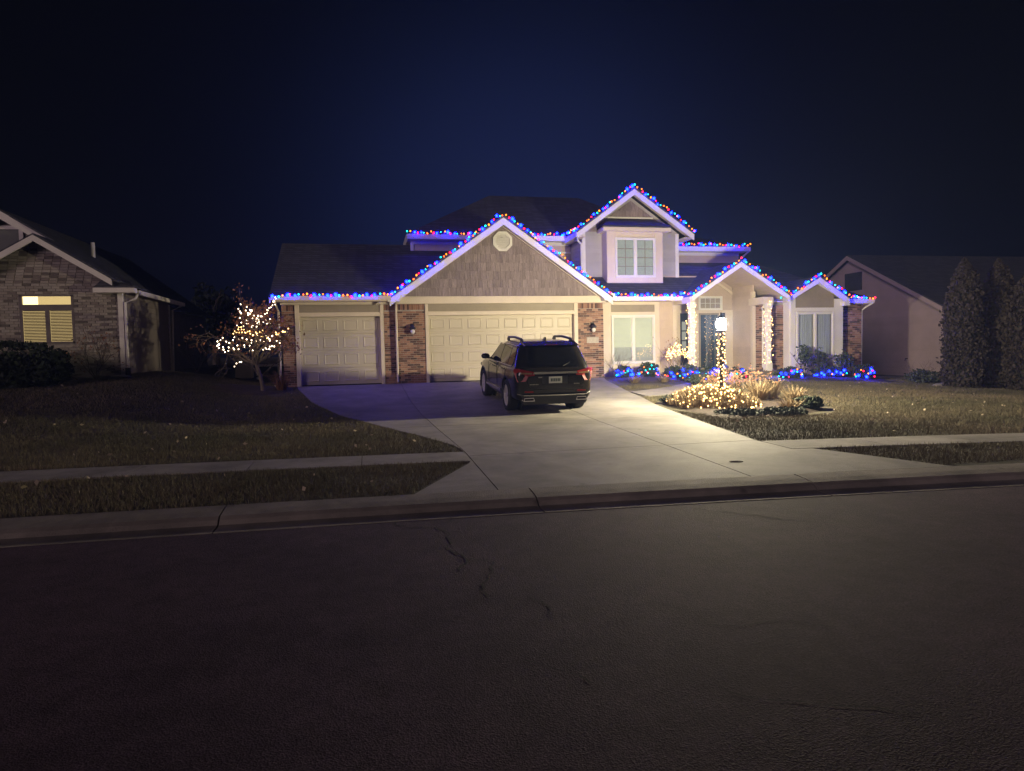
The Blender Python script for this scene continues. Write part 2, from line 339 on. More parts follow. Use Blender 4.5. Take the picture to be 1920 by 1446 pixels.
kerb_piece(-120, 1.7 - 3.2 * 6 - .01, 12); kerb_piece(x + .01, 140, 12)

# driveway slabs
drive = bpy.data.objects.new('driveway', None); COL.objects.link(drive); ORG['driveway'] = Vector((0, 0, 0)); props(drive, 'pale concrete driveway flaring out to the street', kind='structure')
def slab(parent, fx0, fx1, y0, y1, mat_, name='slab', th=.14, ny_=10, lift=0.0, g=.007):
    mb = MB(); vs = []; N = 5
    for i in range(ny_ + 1):
        yv = y0 + g + (y1 - y0 - 2 * g) * i / ny_; a, b = fx0(yv) + g, fx1(yv) - g
        for j in range(N):
            x_ = a + (b - a) * j / (N - 1); ye = yv
            vs.append((x_, ye, float(gz(x_, ye)) + lift))
    top = len(vs); vs += [(v[0], v[1], v[2] - th) for v in vs]
    fs = []
    for i in range(ny_):
        for j in range(N - 1):
            q = i * N + j; fs += [(q, q + 1, q + N + 1, q + N), (top + q, top + q + N, top + q + N + 1, top + q + 1)]
    ring = [j for j in range(N)] + [i * N + N - 1 for i in range(1, ny_ + 1)] + [ny_ * N + j for j in range(N - 2, -1, -1)] + [i * N for i in range(ny_ - 1, 0, -1)]
    for a, b in zip(ring, ring[1:] + ring[:1]): fs.append((a, top + a, top + b, b))
    mb.add(vs, fs); return build(name, mb, mat_, parent)
YS = [9.55, 13.3, 17.2, 21.42]
c1 = lambda y: float(np.interp(y, [7, 10, 14, 18, 21.5], [1.35, 1.36, 1.20, 1.02, .95])); c2 = lambda y: float(np.interp(y, [7, 21.5], [4.36, 4.85]))
fl = lambda y: float(dl(y)); fr_ = lambda y: float(dr(y))
cl = lambda f, g_: (lambda y: min(f(y), g_(y) - .02))
for a, b in zip(YS[:-1], YS[1:]):
    slab(drive, cl(fl, c1), c1, a, b, M['concrete']); slab(drive, c1, c2, a, b, M['concrete']); slab(drive, c2, fr_, a, b, M['concrete'])
# apron, its street edge following the kerb
def apron(f0, f1):
    mb = MB(); n, k = 8, 6; vs = []
    for i in range(n + 1):
        for j in range(k):
            s = j / (k - 1)
            ya_ = 7.3; x_ = f0(ya_) + (f1(ya_) - f0(ya_)) * s; yb = float(kerb_y(x_)) + .525
            yv = yb + (9.543 - yb) * i / n; x_ = f0(yv) + .007 + (f1(yv) - f0(yv) - .014) * s
            vs.append((x_, yv, float(gz(x_, yv)) + .0))
    top = len(vs); vs += [(v[0], v[1], v[2] - .14) for v in vs]; fs = []
    for i in range(n):
        for j in range(k - 1): q = i * k + j; fs.append((q, q + 1, q + k + 1, q + k))
    ring = list(range(k)) + [i * k + k - 1 for i in range(1, n + 1)] + [n * k + j for j in range(k - 2, -1, -1)] + [i * k for i in range(n - 1, 0, -1)]
    for a, b in zip(ring, ring[1:] + ring[:1]): fs.append((a, top + a, top + b, b))
    mb.add(vs, fs); build('slab', mb, M['concrete'], drive)
apron(cl(fl, c1), c1); apron(c1, c2); apron(c2, fr_)

# sidewalk slabs on both sides of the drive
walk = bpy.data.objects.new('sidewalk', None); COL.objects.link(walk); ORG['sidewalk'] = Vector((0, 0, 0)); props(walk, 'narrow concrete sidewalk crossing the lawns', kind='structure')
def walk_slab(x0, x1, n=3):
    mb = MB(); vs = []
    for i in range(n + 1):
        x_ = x0 + (x1 - x0) * i / n
        for yo in (0, .80): y_ = float(walk_y(x_)) + yo; vs.append((x_, y_, float(gz(x_, y_)) + .004))
    t_ = len(vs); vs += [(v[0], v[1], v[2] - .12) for v in vs]; fs = []
    for i in range(n): a = i * 2; fs += [(a, a + 2, a + 3, a + 1), (a, t_ + a, t_ + a + 2, a + 2), (a + 1, a + 3, t_ + a + 3, t_ + a + 1)]
    fs += [(0, 1, t_ + 1, t_), (2 * n, t_ + 2 * n, t_ + 2 * n + 1, 2 * n + 1)]
    mb.add(vs, fs); build('slab', mb, M['walk'], walk)
e = 1.348
while e > -16: walk_slab(e - 1.5 + .006, e - .006); e -= 1.5
e = 5.99
while e < 22: walk_slab(e + .006, e + 1.5 - .006); e += 1.5
# path from the drive to the porch
path = bpy.data.objects.new('garden_path', None); COL.objects.link(path); ORG['garden_path'] = Vector((0, 0, 0)); props(path, 'concrete path curving from driveway to the porch', kind='structure')
PL = [(7.22, 17.55), (8.6, 18.0), (10.0, 18.9), (11.4, 19.9), (12.6, 20.35)]
for i in range(4):
    (ax, ay), (bx, by) = PL[i], PL[i + 1]; mb = MB(); d = Vector((bx - ax, by - ay)).normalized(); n_ = Vector((-d.y, d.x)) * .55; vs = []
    for (px_, py_) in ((ax + d.x * .01, ay + d.y * .01), (bx - d.x * .01, by - d.y * .01)):
        for s in (-1, 1): q = (px_ + n_.x * s, py_ + n_.y * s); vs.append((max(q[0], float(dr(q[1])) + .01), q[1], float(gz(*q)) + .005))
    vs += [(v[0], v[1], v[2] - .12) for v in vs]
    mb.add(vs, [(0, 2, 3, 1), (0, 4, 6, 2), (1, 3, 7, 5), (0, 1, 5, 4), (2, 6, 7, 3)]); build('slab', mb, M['concrete'], path)

# ------------------------------------------------------------------ building kit
def plate(mb, P, th):
    """a sheet through the points P (in order) with thickness th downwards"""
    n = len(P); vs = [tuple(p) for p in P] + [(p[0], p[1], p[2] - th) for p in P]
    mb.add(vs, [tuple(range(n)), tuple(range(2 * n - 1, n - 1, -1))] + [(i, n + i, n + (i + 1) % n, (i + 1) % n) for i in range(n)]); return mb
UNIT = {}
def unit(mat_):
    if mat_.name not in UNIT:
        s = .5; c = .42; mb = MB()
        mb.add([(-s, s, -s), (s, s, -s), (s, s, s), (-s, s, s), (-s, -c, -s), (s, -c, -s), (s, -c, s), (-s, -c, s), (-s * .97, -s, -s * .9), (s * .97, -s, -s * .9), (s * .97, -s, s * .9), (-s * .97, -s, s * .9)],
               [(0, 4, 5, 1), (1, 5, 6, 2), (2, 6, 7, 3), (3, 7, 4, 0), (4, 8, 9, 5), (5, 9, 10, 6), (6, 10, 11, 7), (7, 11, 8, 4), (8, 11, 10, 9)])
        UNIT[mat_.name] = mb
    return UNIT[mat_.name]
def bricks(part, lo, hi, z0, z1, y, mat_, budget, bw=.205, bh=.067, soldier=0.0):
    """brick skin on a wall facing -y; lo(z), hi(z) bound each course. First ones are separate bricks, the rest one mesh"""
    todo = []; z = z0; r = 0
    zt = z1 - soldier
    while z + bh <= zt + .02:
        a, b = lo(z + bh / 2), hi(z + bh / 2); x = a - (bw / 2 if r % 2 else 0)
        while x < b - .02:
            xa, xb = max(x, a), min(x + bw - .010, b)
            if xb - xa > .03: todo.append(((xa + xb) / 2, z + bh / 2, xb - xa, bh - .011))
            x += bw
        z += bh; r += 1
    if soldier:
        a, b = lo(z1), hi(z1); x = a
        while x < b - .02:
            xb = min(x + .058, b); todo.append(((x + xb) / 2, (zt + z1) / 2 + .005, xb - x, soldier - .014)); x += .068
    me = unit(mat_).mesh('brick', mat_) if mat_.name + '_m' not in UNIT else UNIT[mat_.name + '_m']
    UNIT[mat_.name + '_m'] = me
    rest = MB(); U = unit(mat_)
    for (cx, cz, w_, h_) in todo:
        dy = random.uniform(-.003, .003)
        if budget[0] > 0:
            budget[0] -= 1; o = link('brick', me, part, (cx, y + dy, cz)); o.scale = (w_, .03, h_)
        else:
            rest.add([(cx + v[0] * w_, y + dy + v[1] * .03, cz + v[2] * h_) for v in U.v], U.f)
    if rest.v: build('brick_courses', rest, mat_, part, kind='stuff')
def boards_y(part, x0, x1, z0, z1, y, mat_, ex=.15, lo=None, hi=None):
    """lap siding facing -y, one board per course"""
    z = z0
    while z < z1 - .02:
        zt = min(z + ex, z1); a = lo(z) if lo else x0; b = hi(z) if hi else x1; a2 = lo(zt) if lo else x0; b2 = hi(zt) if hi else x1
        if b - a > .05:
            mb = MB(); mb.add([(a, y - .020, z), (b, y - .020, z), (b2, y - .004, zt), (a2, y - .004, zt), (a, y + .01, z), (b, y + .01, z), (b2, y + .01, zt), (a2, y + .01, zt)],
                              [(0, 1, 2, 3), (0, 4, 5, 1), (1, 5, 6, 2), (2, 6, 7, 3), (3, 7, 4, 0)])
            build('siding_board', mb, mat_, part)
        z += ex
def boards_x(part, y0, y1, z0, z1, x, mat_, ex=.15, side=-1, top=None):
    z = z0
    while z < z1 - .02:
        zt = min(z + ex, z1); mb = MB()
        mb.add([(x + side * .020, y0, z), (x + side * .020, y1, z), (x + side * .004, y1, zt), (x + side * .004, y0, zt), (x - side * .01, y0, z), (x - side * .01, y1, z), (x - side * .01, y1, zt), (x - side * .01, y0, zt)],
               [(0, 3, 2, 1) if side < 0 else (0, 1, 2, 3), (0, 1, 5, 4), (1, 2, 6, 5), (2, 3, 7, 6), (3, 0, 4, 7)])
        build('siding_board', mb, mat_, part); z += ex
def rake(mb, a, b, dep, y0, y1):
    """sloping trim board from a to b (x,z top edge), dep deep"""
    mb.prism([(a[0], a[1]), (b[0], b[1]), (b[0], b[1] - dep), (a[0], a[1] - dep)], y0, y1); return mb
def spout(name, pts, parent, mat_, r=.035):
    return build(name, MB().tube(pts, r, 8), mat_, parent)
def window(parent, x0, x1, z0, z1, y, n=2, cols=1, rows=1, frame=None, fw=.07, depth=.08, back='blind', glassm=None, mun=.014, munmat=None, split=None):
    """framed window facing -y: frame (part) > pane, muntin, blinds (sub-parts)"""
    frame = frame or M['white']; mb = MB()
    mb.box(x0 - fw, x0, y - .035, y + depth, z0 - fw, z1 + fw).box(x1, x1 + fw, y - .035, y + depth, z0 - fw, z1 + fw)
    mb.box(x0, x1, y - .034, y + depth, z1, z1 + fw).box(x0 - .0, x1, y - .034, y + depth, z0 - fw, z0)
    wd = (x1 - x0) / n
    for i in range(1, n): mb.box(x0 + wd * i - fw * .6, x0 + wd * i + fw * .6, y - .030, y + depth, z0, z1)
    win = build('window', mb, frame, parent); bevel(win, .006)
    for i in range(n):
        a = x0 + wd * i + (fw * .6 if i else 0); b = x0 + wd * (i + 1) - (fw * .6 if i < n - 1 else 0)
        s = .028; sm = MB(); sm.box(a, a + s, y - .012, y + .03, z0, z1).box(b - s, b, y - .012, y + .03, z0, z1).box(a + s, b - s, y - .011, y + .03, z0, z0 + s).box(a + s, b - s, y - .011, y + .03, z1 - s, z1)
        build('sash', sm, frame, win)
        for cidx in range(cols):
            for ridx in range(rows):
                pa = a + s + (b - a - 2 * s) * cidx / cols; pb = a + s + (b - a - 2 * s) * (cidx + 1) / cols
                qa = z0 + s + (z1 - z0 - 2 * s) * ridx / rows; qb = z0 + s + (z1 - z0 - 2 * s) * (ridx + 1) / rows
                build('pane', MB().box(pa + .002, pb - .002, y + .010, y + .014, qa + .002, qb - .002), glassm or M['glass'], win)
        mm = MB()
        for cidx in range(1, cols): xm = a + s + (b - a - 2 * s) * cidx / cols; mm.box(xm - mun, xm + mun, y + .004, y + .022, z0 + s, z1 - s)
        for ridx in range(1, rows): zm = z0 + s + (z1 - z0 - 2 * s) * ridx / rows; mm.box(a + s, b - s, y + .0055, y + .0205, zm - mun, zm + mun)
        if mm.v: build('muntins', mm, munmat or frame, win)
        if back in ('blind', 'blindlit'):
            bl = MB(); z = z0 + .03; op = .62 if back == 'blindlit' else .95
            while z < z1 - .02:
                bl.add([(a + .03, y + .060, z), (b - .03, y + .060, z), (b - .03, y + .060 + .022, z + .042 * op), (a + .03, y + .060 + .022, z + .042 * op)], [(0, 1, 2, 3)]); z += .042
            build('blind_slats', bl, M['blind'], win, kind='stuff')
        if back == 'curtain':
            cu = MB(); N = 24; vs = []
            for k in range(N + 1):
                xk = a + .02 + (b - a - .04) * k / N; vs += [(xk, y + .09 + .025 * math.sin(k * 2.1), z0 + .01), (xk, y + .09 + .025 * math.sin(k * 2.1), z1 - .01)]
            cu.add(vs, [(2 * k, 2 * k + 2, 2 * k + 3, 2 * k + 1) for k in range(N)]); build('curtain', cu, M['curtain'], win, True)
    return win

# ------------------------------------------------------------------ the decorated house
house = thing('house', (7.5, 24, .72), 'two-storey tan house with brick garage front and coloured lights on its rooflines', 'house')
HB = [300]
G0 = .72
# walls behind the cladding (cores)
core = MB()
core.box(-2.60, .86, 21.78, 28.0, .3, 3.30)                                  # single garage
core.box(.86, 7.74, 21.62, 28.0, .3, 3.45)                                   # double garage
build('garage_wall', core, M['trim'], house)
fw_ = build('front_wall', MB().box(7.75, 10.62, 22.03, 28, .3, 3.40), M['siding'], house)
bw_ = build('porch_back_wall', MB().box(10.63, 13.36, 22.83, 28, .3, 4.3), M['siding'], house)
rw_ = build('right_wall', MB().box(13.38, 17.84, 21.54, 28, .2, 3.36), M['sidinggrey'], house)
uw_ = build('upper_wall', MB().box(1.58, 11.6, 24.24, 28.5, 3.6, 5.80), M['sidinggrey'], house)
ur_ = build('upper_right_wall', MB().box(11.21, 14.45, 24.22, 28.4, 3.6, 5.50), M['sidinggrey'], house)
dw_ = build('dormer_wall', MB().prism([(7.53, 3.7), (11.17, 3.7), (11.17, 5.85), (9.35, 7.12), (7.53, 5.85)], 22.84, 26.5), M['sidinggrey'], house)
by_ = build('dormer_bay', MB().box(8.24, 8.56, 22.32, 22.86, 3.94, 5.95).box(10.04, 10.35, 22.32, 22.86, 3.94, 5.95).box(8.56, 10.04, 22.321, 22.86, 3.941, 4.20).box(8.56, 10.04, 22.321, 22.86, 5.56, 5.949).box(8.56, 10.04, 22.6, 22.86, 4.2, 5.56), M['trim'], house); bevel(by_, .012)

# brick piers by the garage doors
def pier(x0, x1, y, z0, z1, sold, budget, name='brick_pier', mm='mortar', bm='brick', back=.25):
    p = build(name, MB().box(x0 + .004, x1 - .004, y + .008, y + back, z0, z1), M[mm], house)
    bricks(p, lambda z: x0, lambda z: x1, z0, z1, y + .006, M[bm], budget, soldier=sold); return p
pier(.87, 1.765, 21.46, G0 - .06, 3.225, .19, HB)
pier(6.865, 7.76, 21.46, G0 - .10, 3.225, .19, HB)
pier(-2.60, -2.225, 21.58, G0 - .10, 3.225, .19, HB)
pier(.485, .862, 21.58, G0 - .06, 3.225, .19, HB)
pier(13.42, 14.60, 21.48, .50, 3.16, 0, HB)
pier(16.74, 17.83, 21.50, .30, 3.10, 0, HB)

# garage doors
def garage_door(x0, x1, z0, z1, y, nc, nr, wall_y, jl, jr):
    sec = MB(); h = (z1 - z0) / nr
    for r in range(nr): sec.box(x0, x1, y, y + .05, z0 + h * r + (.004 if r else 0), z0 + h * (r + 1) - .004)
    d = build('garage_door', sec, M['door'], house); bevel(d, .006)
    w_ = (x1 - x0) / nc; c = .035
    for r in range(nr):
        for k in range(nc):
            a, b = x0 + w_ * k + .075, x0 + w_ * (k + 1) - .075; p, q = z0 + h * r + .095, z0 + h * (r + 1) - .095
            mb = MB(); yv = y - .001
            # recessed moulding ring with raised field
            P = [(a, p), (b, p), (b, q), (a, q)]; e1 = .022; e2 = .055
            P2 = [(a + e1, p + e1), (b - e1, p + e1), (b - e1, q - e1), (a + e1, q - e1)]; P3 = [(a + e2, p + e2), (b - e2, p + e2), (b - e2, q - e2), (a + e2, q - e2)]
            vs = [(u, yv - .002, v) for u, v in P] + [(u, yv - .016, v) for u, v in P2] + [(u, yv - .003, v) for u, v in P3]
            fs = [(i, (i + 1) % 4, 4 + (i + 1) % 4, 4 + i) for i in range(4)] + [(4 + i, 4 + (i + 1) % 4, 8 + (i + 1) % 4, 8 + i) for i in range(4)] + [(8, 9, 10, 11)]
            mb.add(vs, fs); build('panel', mb, M['door'], d)
    build('weather_seal', MB().box(x0, x1, y - .004, y + .05, z0 - .03, z0 - .001), M['blackplastic'], d)
    tr = MB(); tr.box(x0 - jl, x0, wall_y - .03, y + .06, z0 - .05, 3.228).box(x1, x1 + jr, wall_y - .03, y + .06, z0 - .05, 3.228)
    tr.box(x0 + .001, x1 - .001, wall_y - .028, y + .06, z1, z1 + .13)
    o = build('door_casing', tr, M['trim'], house); bevel(o, .008)
    build('header_panel', MB().box(x0 + .002, x1 - .002, wall_y + .0, y + .05, z1 + .132, 3.226), M['tanpanel'], house)
garage_door(-2.08, .36, G0 + .02, 2.86, 21.70, 4, 4, 21.57, .135, .115)
garage_door(1.87, 6.73, G0 + .02, 2.86, 21.60, 8, 4, 21.45, .098, .128)
# friezes, eaves and gutters of the garages
t_ = MB(); t_.box(-2.62, .84, 21.50, 21.60, 3.23, 3.30); t_.box(-2.78, .72, 21.05, 21.60, 3.30, 3.34)
build('soffit', t_, M['trim'], house)
g_ = MB(); g_.prism([(20.985, 3.335), (20.955, 3.46), (21.07, 3.46), (21.07, 3.335)], -2.82, .70, 'x'); build('gutter', g_, M['trim'], house)
f_ = build('frieze_board', MB().box(.70, 7.90, 21.36, 21.63, 3.228, 3.465), M['trim'], house); bevel(f_, .01)
# single garage roof
rf = MB(); plate(rf, [(-2.86, 20.99, 3.47), (.70, 20.99, 3.47), (3.72, 24.65, 5.60), (-2.86, 24.65, 5.60)], .06); plate(rf, [(-2.86, 24.65, 5.60), (3.72, 24.65, 5.60), (2.2, 28.3, 3.47), (-2.86, 28.3, 3.47)], .06)
build('roof', rf, M['roof'], house)
gw = MB(); gw.prism([(21.62, 3.2), (28.0, 3.2), (24.65, 5.5)], -2.60, -2.5, 'x'); build('gable_wall', gw, M['sidinggrey'], house)
rb = MB()
for (a, b) in (((20.99, 3.41), (24.65, 5.54)), ((28.3, 3.41), (24.65, 5.54))): rb.prism([a, b, (b[0], b[1] - .18), (a[0], a[1] - .18)], -2.87, -2.83, 'x')
build('rake_board', rb, M['trim'], house)

# garage gable with cedar shakes
AX, AZ = 4.31, 6.0; EL, ER, EZ = .66, 7.96, 3.435; SL = (AZ - EZ) / (AX - EL)
rf = MB(); plate(rf, [(EL, 21.02, EZ), (AX, 21.02, AZ), (AX, 27.2, AZ), (EL, 27.2, EZ)], .07); plate(rf, [(AX, 21.02, AZ), (ER, 21.02, EZ), (ER, 27.2, EZ), (AX, 27.2, AZ)], .07)
build('roof', rf, M['roof'], house)
rk = MB(); rake(rk, (EL, EZ - .03), (AX, AZ - .03), .27, 21.04, 21.08); rake(rk, (AX, AZ - .03), (ER, EZ - .03), .27, 21.04, 21.08)
o = build('rake_board', rk, M['white'], house)
rk = MB(); rake(rk, (EL + .2, EZ - .06), (AX, AZ - .19), .10, 21.32, 21.44); rake(rk, (AX, AZ - .19), (ER - .2, EZ - .06), .10, 21.32, 21.44)
build('rake_moulding', rk, M['trim'], house)
sf = MB(); plate(sf, [(EL + .05, 21.08, EZ - .10), (AX, 21.08, AZ - .10), (AX, 21.46, AZ - .10), (EL + .05, 21.46, EZ - .10)], .03); plate(sf, [(AX, 21.08, AZ - .10), (ER - .05, 21.08, EZ - .10), (ER - .05, 21.46, EZ - .10), (AX, 21.46, AZ - .10)], .03)
build('rake_soffit', sf, M['trim'], house)
for xs_ in ((.60, .98), (7.66, 8.02)):
    o = build('cornice_return', MB().prism([(xs_[0], 3.28), (xs_[1], 3.28), (xs_[1], 3.50 + (.12 if xs_[0] < 4 else 0)), (xs_[0], 3.50 + (.12 if xs_[0] > 4 else 0))], 21.03, 21.40), M['white'], house)
def shake_gable(part, cx, az, zb, slope, y, ex=.27, wmin=.07, wmax=.19):
    z = zb; r = 0
    while z < az - .12:
        hwB = (az - z) / slope; x = cx - hwB
        if ex < .3: x += random.uniform(-.1, 0)
        while x < cx + hwB:
            wd = random.uniform(wmin, wmax); a, b = max(x, cx - hwB), min(x + wd - .008, cx + hwB); x += wd
            if b - a < .02: continue
            zlow = z + random.uniform(-.012, .012)
            top = z + ex + .03
            ta = min(top, az - abs(a - cx) * slope); tb = min(top, az - abs(b - cx) * slope)
            if max(ta, tb) - zlow < .04: continue
            ta = max(ta, zlow + .005); tb = max(tb, zlow + .005); yo = y - random.uniform(.018, .030)
            mb = MB(); mb.add([(a, yo, zlow), (b, yo, zlow), (b, y - .002 - .0, tb), (a, y - .002, ta), (a, y + .006, zlow), (b, y + .006, zlow), (b, y + .006, tb), (a, y + .006, ta)],
                              [(0, 1, 2, 3), (0, 4, 5, 1), (1, 5, 6, 2), (3, 7, 4, 0)])
            build('shingle', mb, M['shake'], part)
        z += ex; r += 1
sg = build('gable_wall', MB().prism([(EL + .25, 3.47), (ER - .25, 3.47), (AX, AZ - .2)], 21.455, 21.60), M['shake'], house)
shake_gable(sg, AX, AZ - .22, 3.47, SL, 21.45)
# octagonal louvred vent
cx, cz, ro, ri = 4.34, 5.235, .315, .235; oct_ = lambda r: [(cx + r * math.cos(R(22.5 + 45 * k)) / math.cos(R(22.5)), cz + r * math.sin(R(22.5 + 45 * k)) / math.cos(R(22.5))) for k in range(8)]
mb = MB(); A_, B_ = oct_(ro), oct_(ri); yv = 21.385
vs = [(u, yv, v) for u, v in A_] + [(u, yv, v) for u, v in B_] + [(u, 21.45, v) for u, v in A_] + [(u, yv + .04, v) for u, v in B_]
fs = [(i, (i + 1) % 8, 8 + (i + 1) % 8, 8 + i) for i in range(8)] + [(16 + i, 16 + (i + 1) % 8, (i + 1) % 8, i) for i in range(8)] + [(8 + i, 8 + (i + 1) % 8, 24 + (i + 1) % 8, 24 + i) for i in range(8)] + [tuple(24 + i for i in range(8))]
mb.add(vs, fs); vent = build('gable_vent', mb, M['white'], house)
for k in range(8):
    zz = cz - ri + .03 + k * .056; hw = min(ri, (ri * 1.41 - abs(zz - cz))) - .015
    build('slat', MB().add([(cx - hw, yv + .004, zz), (cx + hw, yv + .004, zz), (cx + hw, yv + .038, zz + .05), (cx - hw, yv + .038, zz + .05)], [(0, 1, 2, 3)]), M['white'], vent)

# upper storey: hip roof, eave, band
rf = MB(); e0, e1_, ey, ez = 1.42, 12.0, 23.74, 5.86; rl, rr, ry, rz = 5.0, 8.8, 27.2, 8.05
plate(rf, [(e0, ey, ez), (e1_, ey, ez), (rr, ry, rz), (rl, ry, rz)], .05); rf.add([(e0, ey, ez), (rl, ry, rz), (e0, 30.6, ez)], [(0, 1, 2)]); rf.add([(e1_, ey, ez), (e1_, 30.6, ez), (rr, ry, rz)], [(0, 1, 2)]); rf.add([(e0, 30.6, ez), (rl, ry, rz), (rr, ry, rz), (e1_, 30.6, ez)], [(0, 1, 2, 3)])
build('roof', rf, M['roof'], house)
tr = MB(); tr.box(e0 - .01, 7.45, ey - .02, ey + .03, ez - .19, ez - .02); tr.box(e0 + .02, 7.45, ey + .03, 24.24, ez - .19, ez - .15); tr.box(1.56, 7.5, 24.19, 24.25, ez - .30, ez - .19)
build('fascia', tr, M['white'], house)
build('side_fascia', MB().prism([(e0 + .02, ez - .18), (e0 - .03, ez - .02), (e0 + .03, ez - .02), (e0 + .35, ez - .18)], 23.9, 26, 'y'), M['white'], house); build('corner_board', MB().box(1.55, 1.66, 24.18, 24.26, 5.2, 5.58), M['white'], house); build('base_trim', MB().box(1.66, 7.5, 24.19, 24.26, 5.27, 5.34), M['white'], house)
boards_y(uw_, 1.67, 7.5, 5.34, 5.60, 24.235, M['siding'], .13)
boards_y(uw_, 6.3, 7.5, 4.2, 5.34, 24.235, M['siding'], .13)

# dormer: body, gable, box bay, roof
for (a, b) in ((7.62, 8.235), (10.36, 11.07)): boards_y(dw_, a, b, 4.05, 5.85, 22.835, M['sidinggrey'], .15)
boards_x(dw_, 22.90, 24.23, 4.0, 5.75, 7.525, M['sidinggrey'], .15)
build('corner_board', MB().box(7.505, 7.62, 22.80, 22.92, 4.0, 5.82), M['white'], house); build('corner_board', MB().box(11.07, 11.20, 22.80, 22.92, 4.0, 5.82), M['white'], house)
build('base_trim', MB().box(7.62, 8.235, 22.805, 22.84, 4.03, 4.10), M['white'], house); build('base_trim', MB().box(10.36, 11.07, 22.805, 22.84, 4.03, 4.10), M['white'], house)
DX, DZ, D0, D1, DE = 9.32, 7.36, 7.18, 11.60, 5.80; DS = (DZ - DE) / (DX - D0); DS2 = (DZ - DE) / (D1 - DX)
rf = MB(); plate(rf, [(D0, 22.36, DE), (DX, 22.36, DZ), (DX, 27.2, DZ), (D0, 27.2, DE)], .06); plate(rf, [(DX, 22.36, DZ), (D1, 22.36, DE), (D1, 27.2, DE), (DX, 27.2, DZ)], .06)
build('roof', rf, M['roof'], house)
rk = MB(); rake(rk, (D0, DE - .02), (DX, DZ - .02), .25, 22.375, 22.41); rake(rk, (DX, DZ - .02), (D1, DE - .02), .25, 22.375, 22.41)
rk.box(D0 - .02, D0 + .03, 22.415, 24.3, DE - .20, DE - .03); rk.box(D1 - .03, D1 + .02, 22.415, 24.3, DE - .20, DE - .03)
build('rake_board', rk, M['white'], house)
sf = MB(); plate(sf, [(D0 + .05, 22.415, DE - .08), (DX, 22.415, DZ - .08), (DX, 22.83, DZ - .08), (D0 + .05, 22.83, DE - .08)], .03); plate(sf, [(DX, 22.415, DZ - .08), (D1 - .05, 22.415, DE - .08), (D1 - .05, 22.83, DE - .08), (DX, 22.83, DZ - .08)], .03)
sf.box(D0 + .03, 7.5, 22.42, 24.2, DE - .20, DE - .17); sf.box(11.21, D1 - .03, 22.42, 24.2, DE - .20, DE - .17)
build('rake_soffit', sf, M['trim'], house)
dg = build('gable_wall', MB().prism([(7.75, 5.86), (10.95, 5.86), (9.35, 6.98)], 22.815, 22.838), M['shake'], house)
shake_gable(dg, 9.35, 6.98, 5.86, .70, 22.812, .25)
# bay skirt roof
rf = MB(); plate(rf, [(8.04, 22.12, 5.96), (10.60, 22.12, 5.96), (10.12, 22.80, 6.33), (8.52, 22.80, 6.33)], .05); rf.add([(8.04, 22.12, 5.96), (8.52, 22.80, 6.33), (8.04, 22.80, 5.96)], [(0, 1, 2)]); rf.add([(10.60, 22.12, 5.96), (10.60, 22.80, 5.96), (10.12, 22.80, 6.33)], [(0, 1, 2)])
build('bay_roof', rf, M['roof'], house)
tr = MB(); tr.box(8.06, 10.58, 22.14, 22.80, 5.78, 5.905); build('bay_fascia', tr, M['trim'], house)
build('flashing', MB().box(8.45, 10.18, 22.755, 22.81, 6.335, 6.385), M['white'], house)
wn = window(house, 8.60, 10.00, 4.24, 5.52, 22.31, 2, 2, 4, fw=.06, back='blindlit', mun=.010, munmat=M['tanpanel'])
build('window_glow', MB().box(8.6, 10.0, 22.425, 22.43, 4.24, 5.52), M['dormerfill'], wn)  # added glowing panel behind the dormer blinds

# lower front roof and its eave
rf = MB(); lz = lambda y: 3.44 + .52 * (y - 21.26)
plate(rf, [(7.70, 21.26, 3.44), (10.57, 21.26, 3.44), (12.38, 23.46, lz(23.46)), (12.38, 24.3, lz(24.3)), (7.70, 24.3, lz(24.3))], .05)
plate(rf, [(14.22, 21.26, 3.44), (14.7, 21.26, 3.44), (14.7, 24.3, lz(24.3)), (12.381, 24.3, lz(24.3)), (12.381, 23.46, lz(23.46))], .05)
plate(rf, [(14.7, 21.20, 3.41), (18.12, 21.20, 3.30), (15.2, 25.2, 5.25), (14.7, 25.2, 5.25)], .06); rf.add([(18.12, 21.20, 3.30), (18.12, 28.5, 3.30), (15.2, 25.2, 5.25)], [(0, 1, 2)])
build('roof', rf, M['roof'], house)
build('gutter', MB().prism([(21.20, 3.28), (21.17, 3.42), (21.28, 3.42), (21.28, 3.28)], 7.95, 10.55, 'x'), M['white'], house); build('gutter', MB().prism([(21.16, 3.15), (21.13, 3.285), (21.24, 3.285), (21.24, 3.15)], 16.75, 18.10, 'x'), M['white'], house)
build('soffit', MB().box(7.75, 10.62, 21.28, 21.93, 3.29, 3.32).box(16.75, 18.05, 21.24, 21.56, 3.12, 3.155).box(14.2, 14.62, 21.24, 21.56, 3.2, 3.24), M['trim'], house)
# right upper band and eave
rf = MB(); plate(rf, [(11.3, 23.76, 5.56), (14.72, 23.76, 5.56), (14.72, 28, 6.6), (11.3, 28, 6.6)], .05); build('roof', rf, M['roof'], house)
build('fascia', MB().box(11.4, 14.70, 23.74, 23.79, 5.37, 5.53).box(11.4, 14.6, 23.79, 24.22, 5.36, 5.39).box(11.2, 14.45, 24.175, 24.215, 5.25, 5.36).box(11.2, 14.45, 24.18, 24.215, 4.86, 4.93), M['white'], house)
boards_y(ur_, 11.2, 14.45, 4.93, 5.25, 24.215, M['siding'], .13)

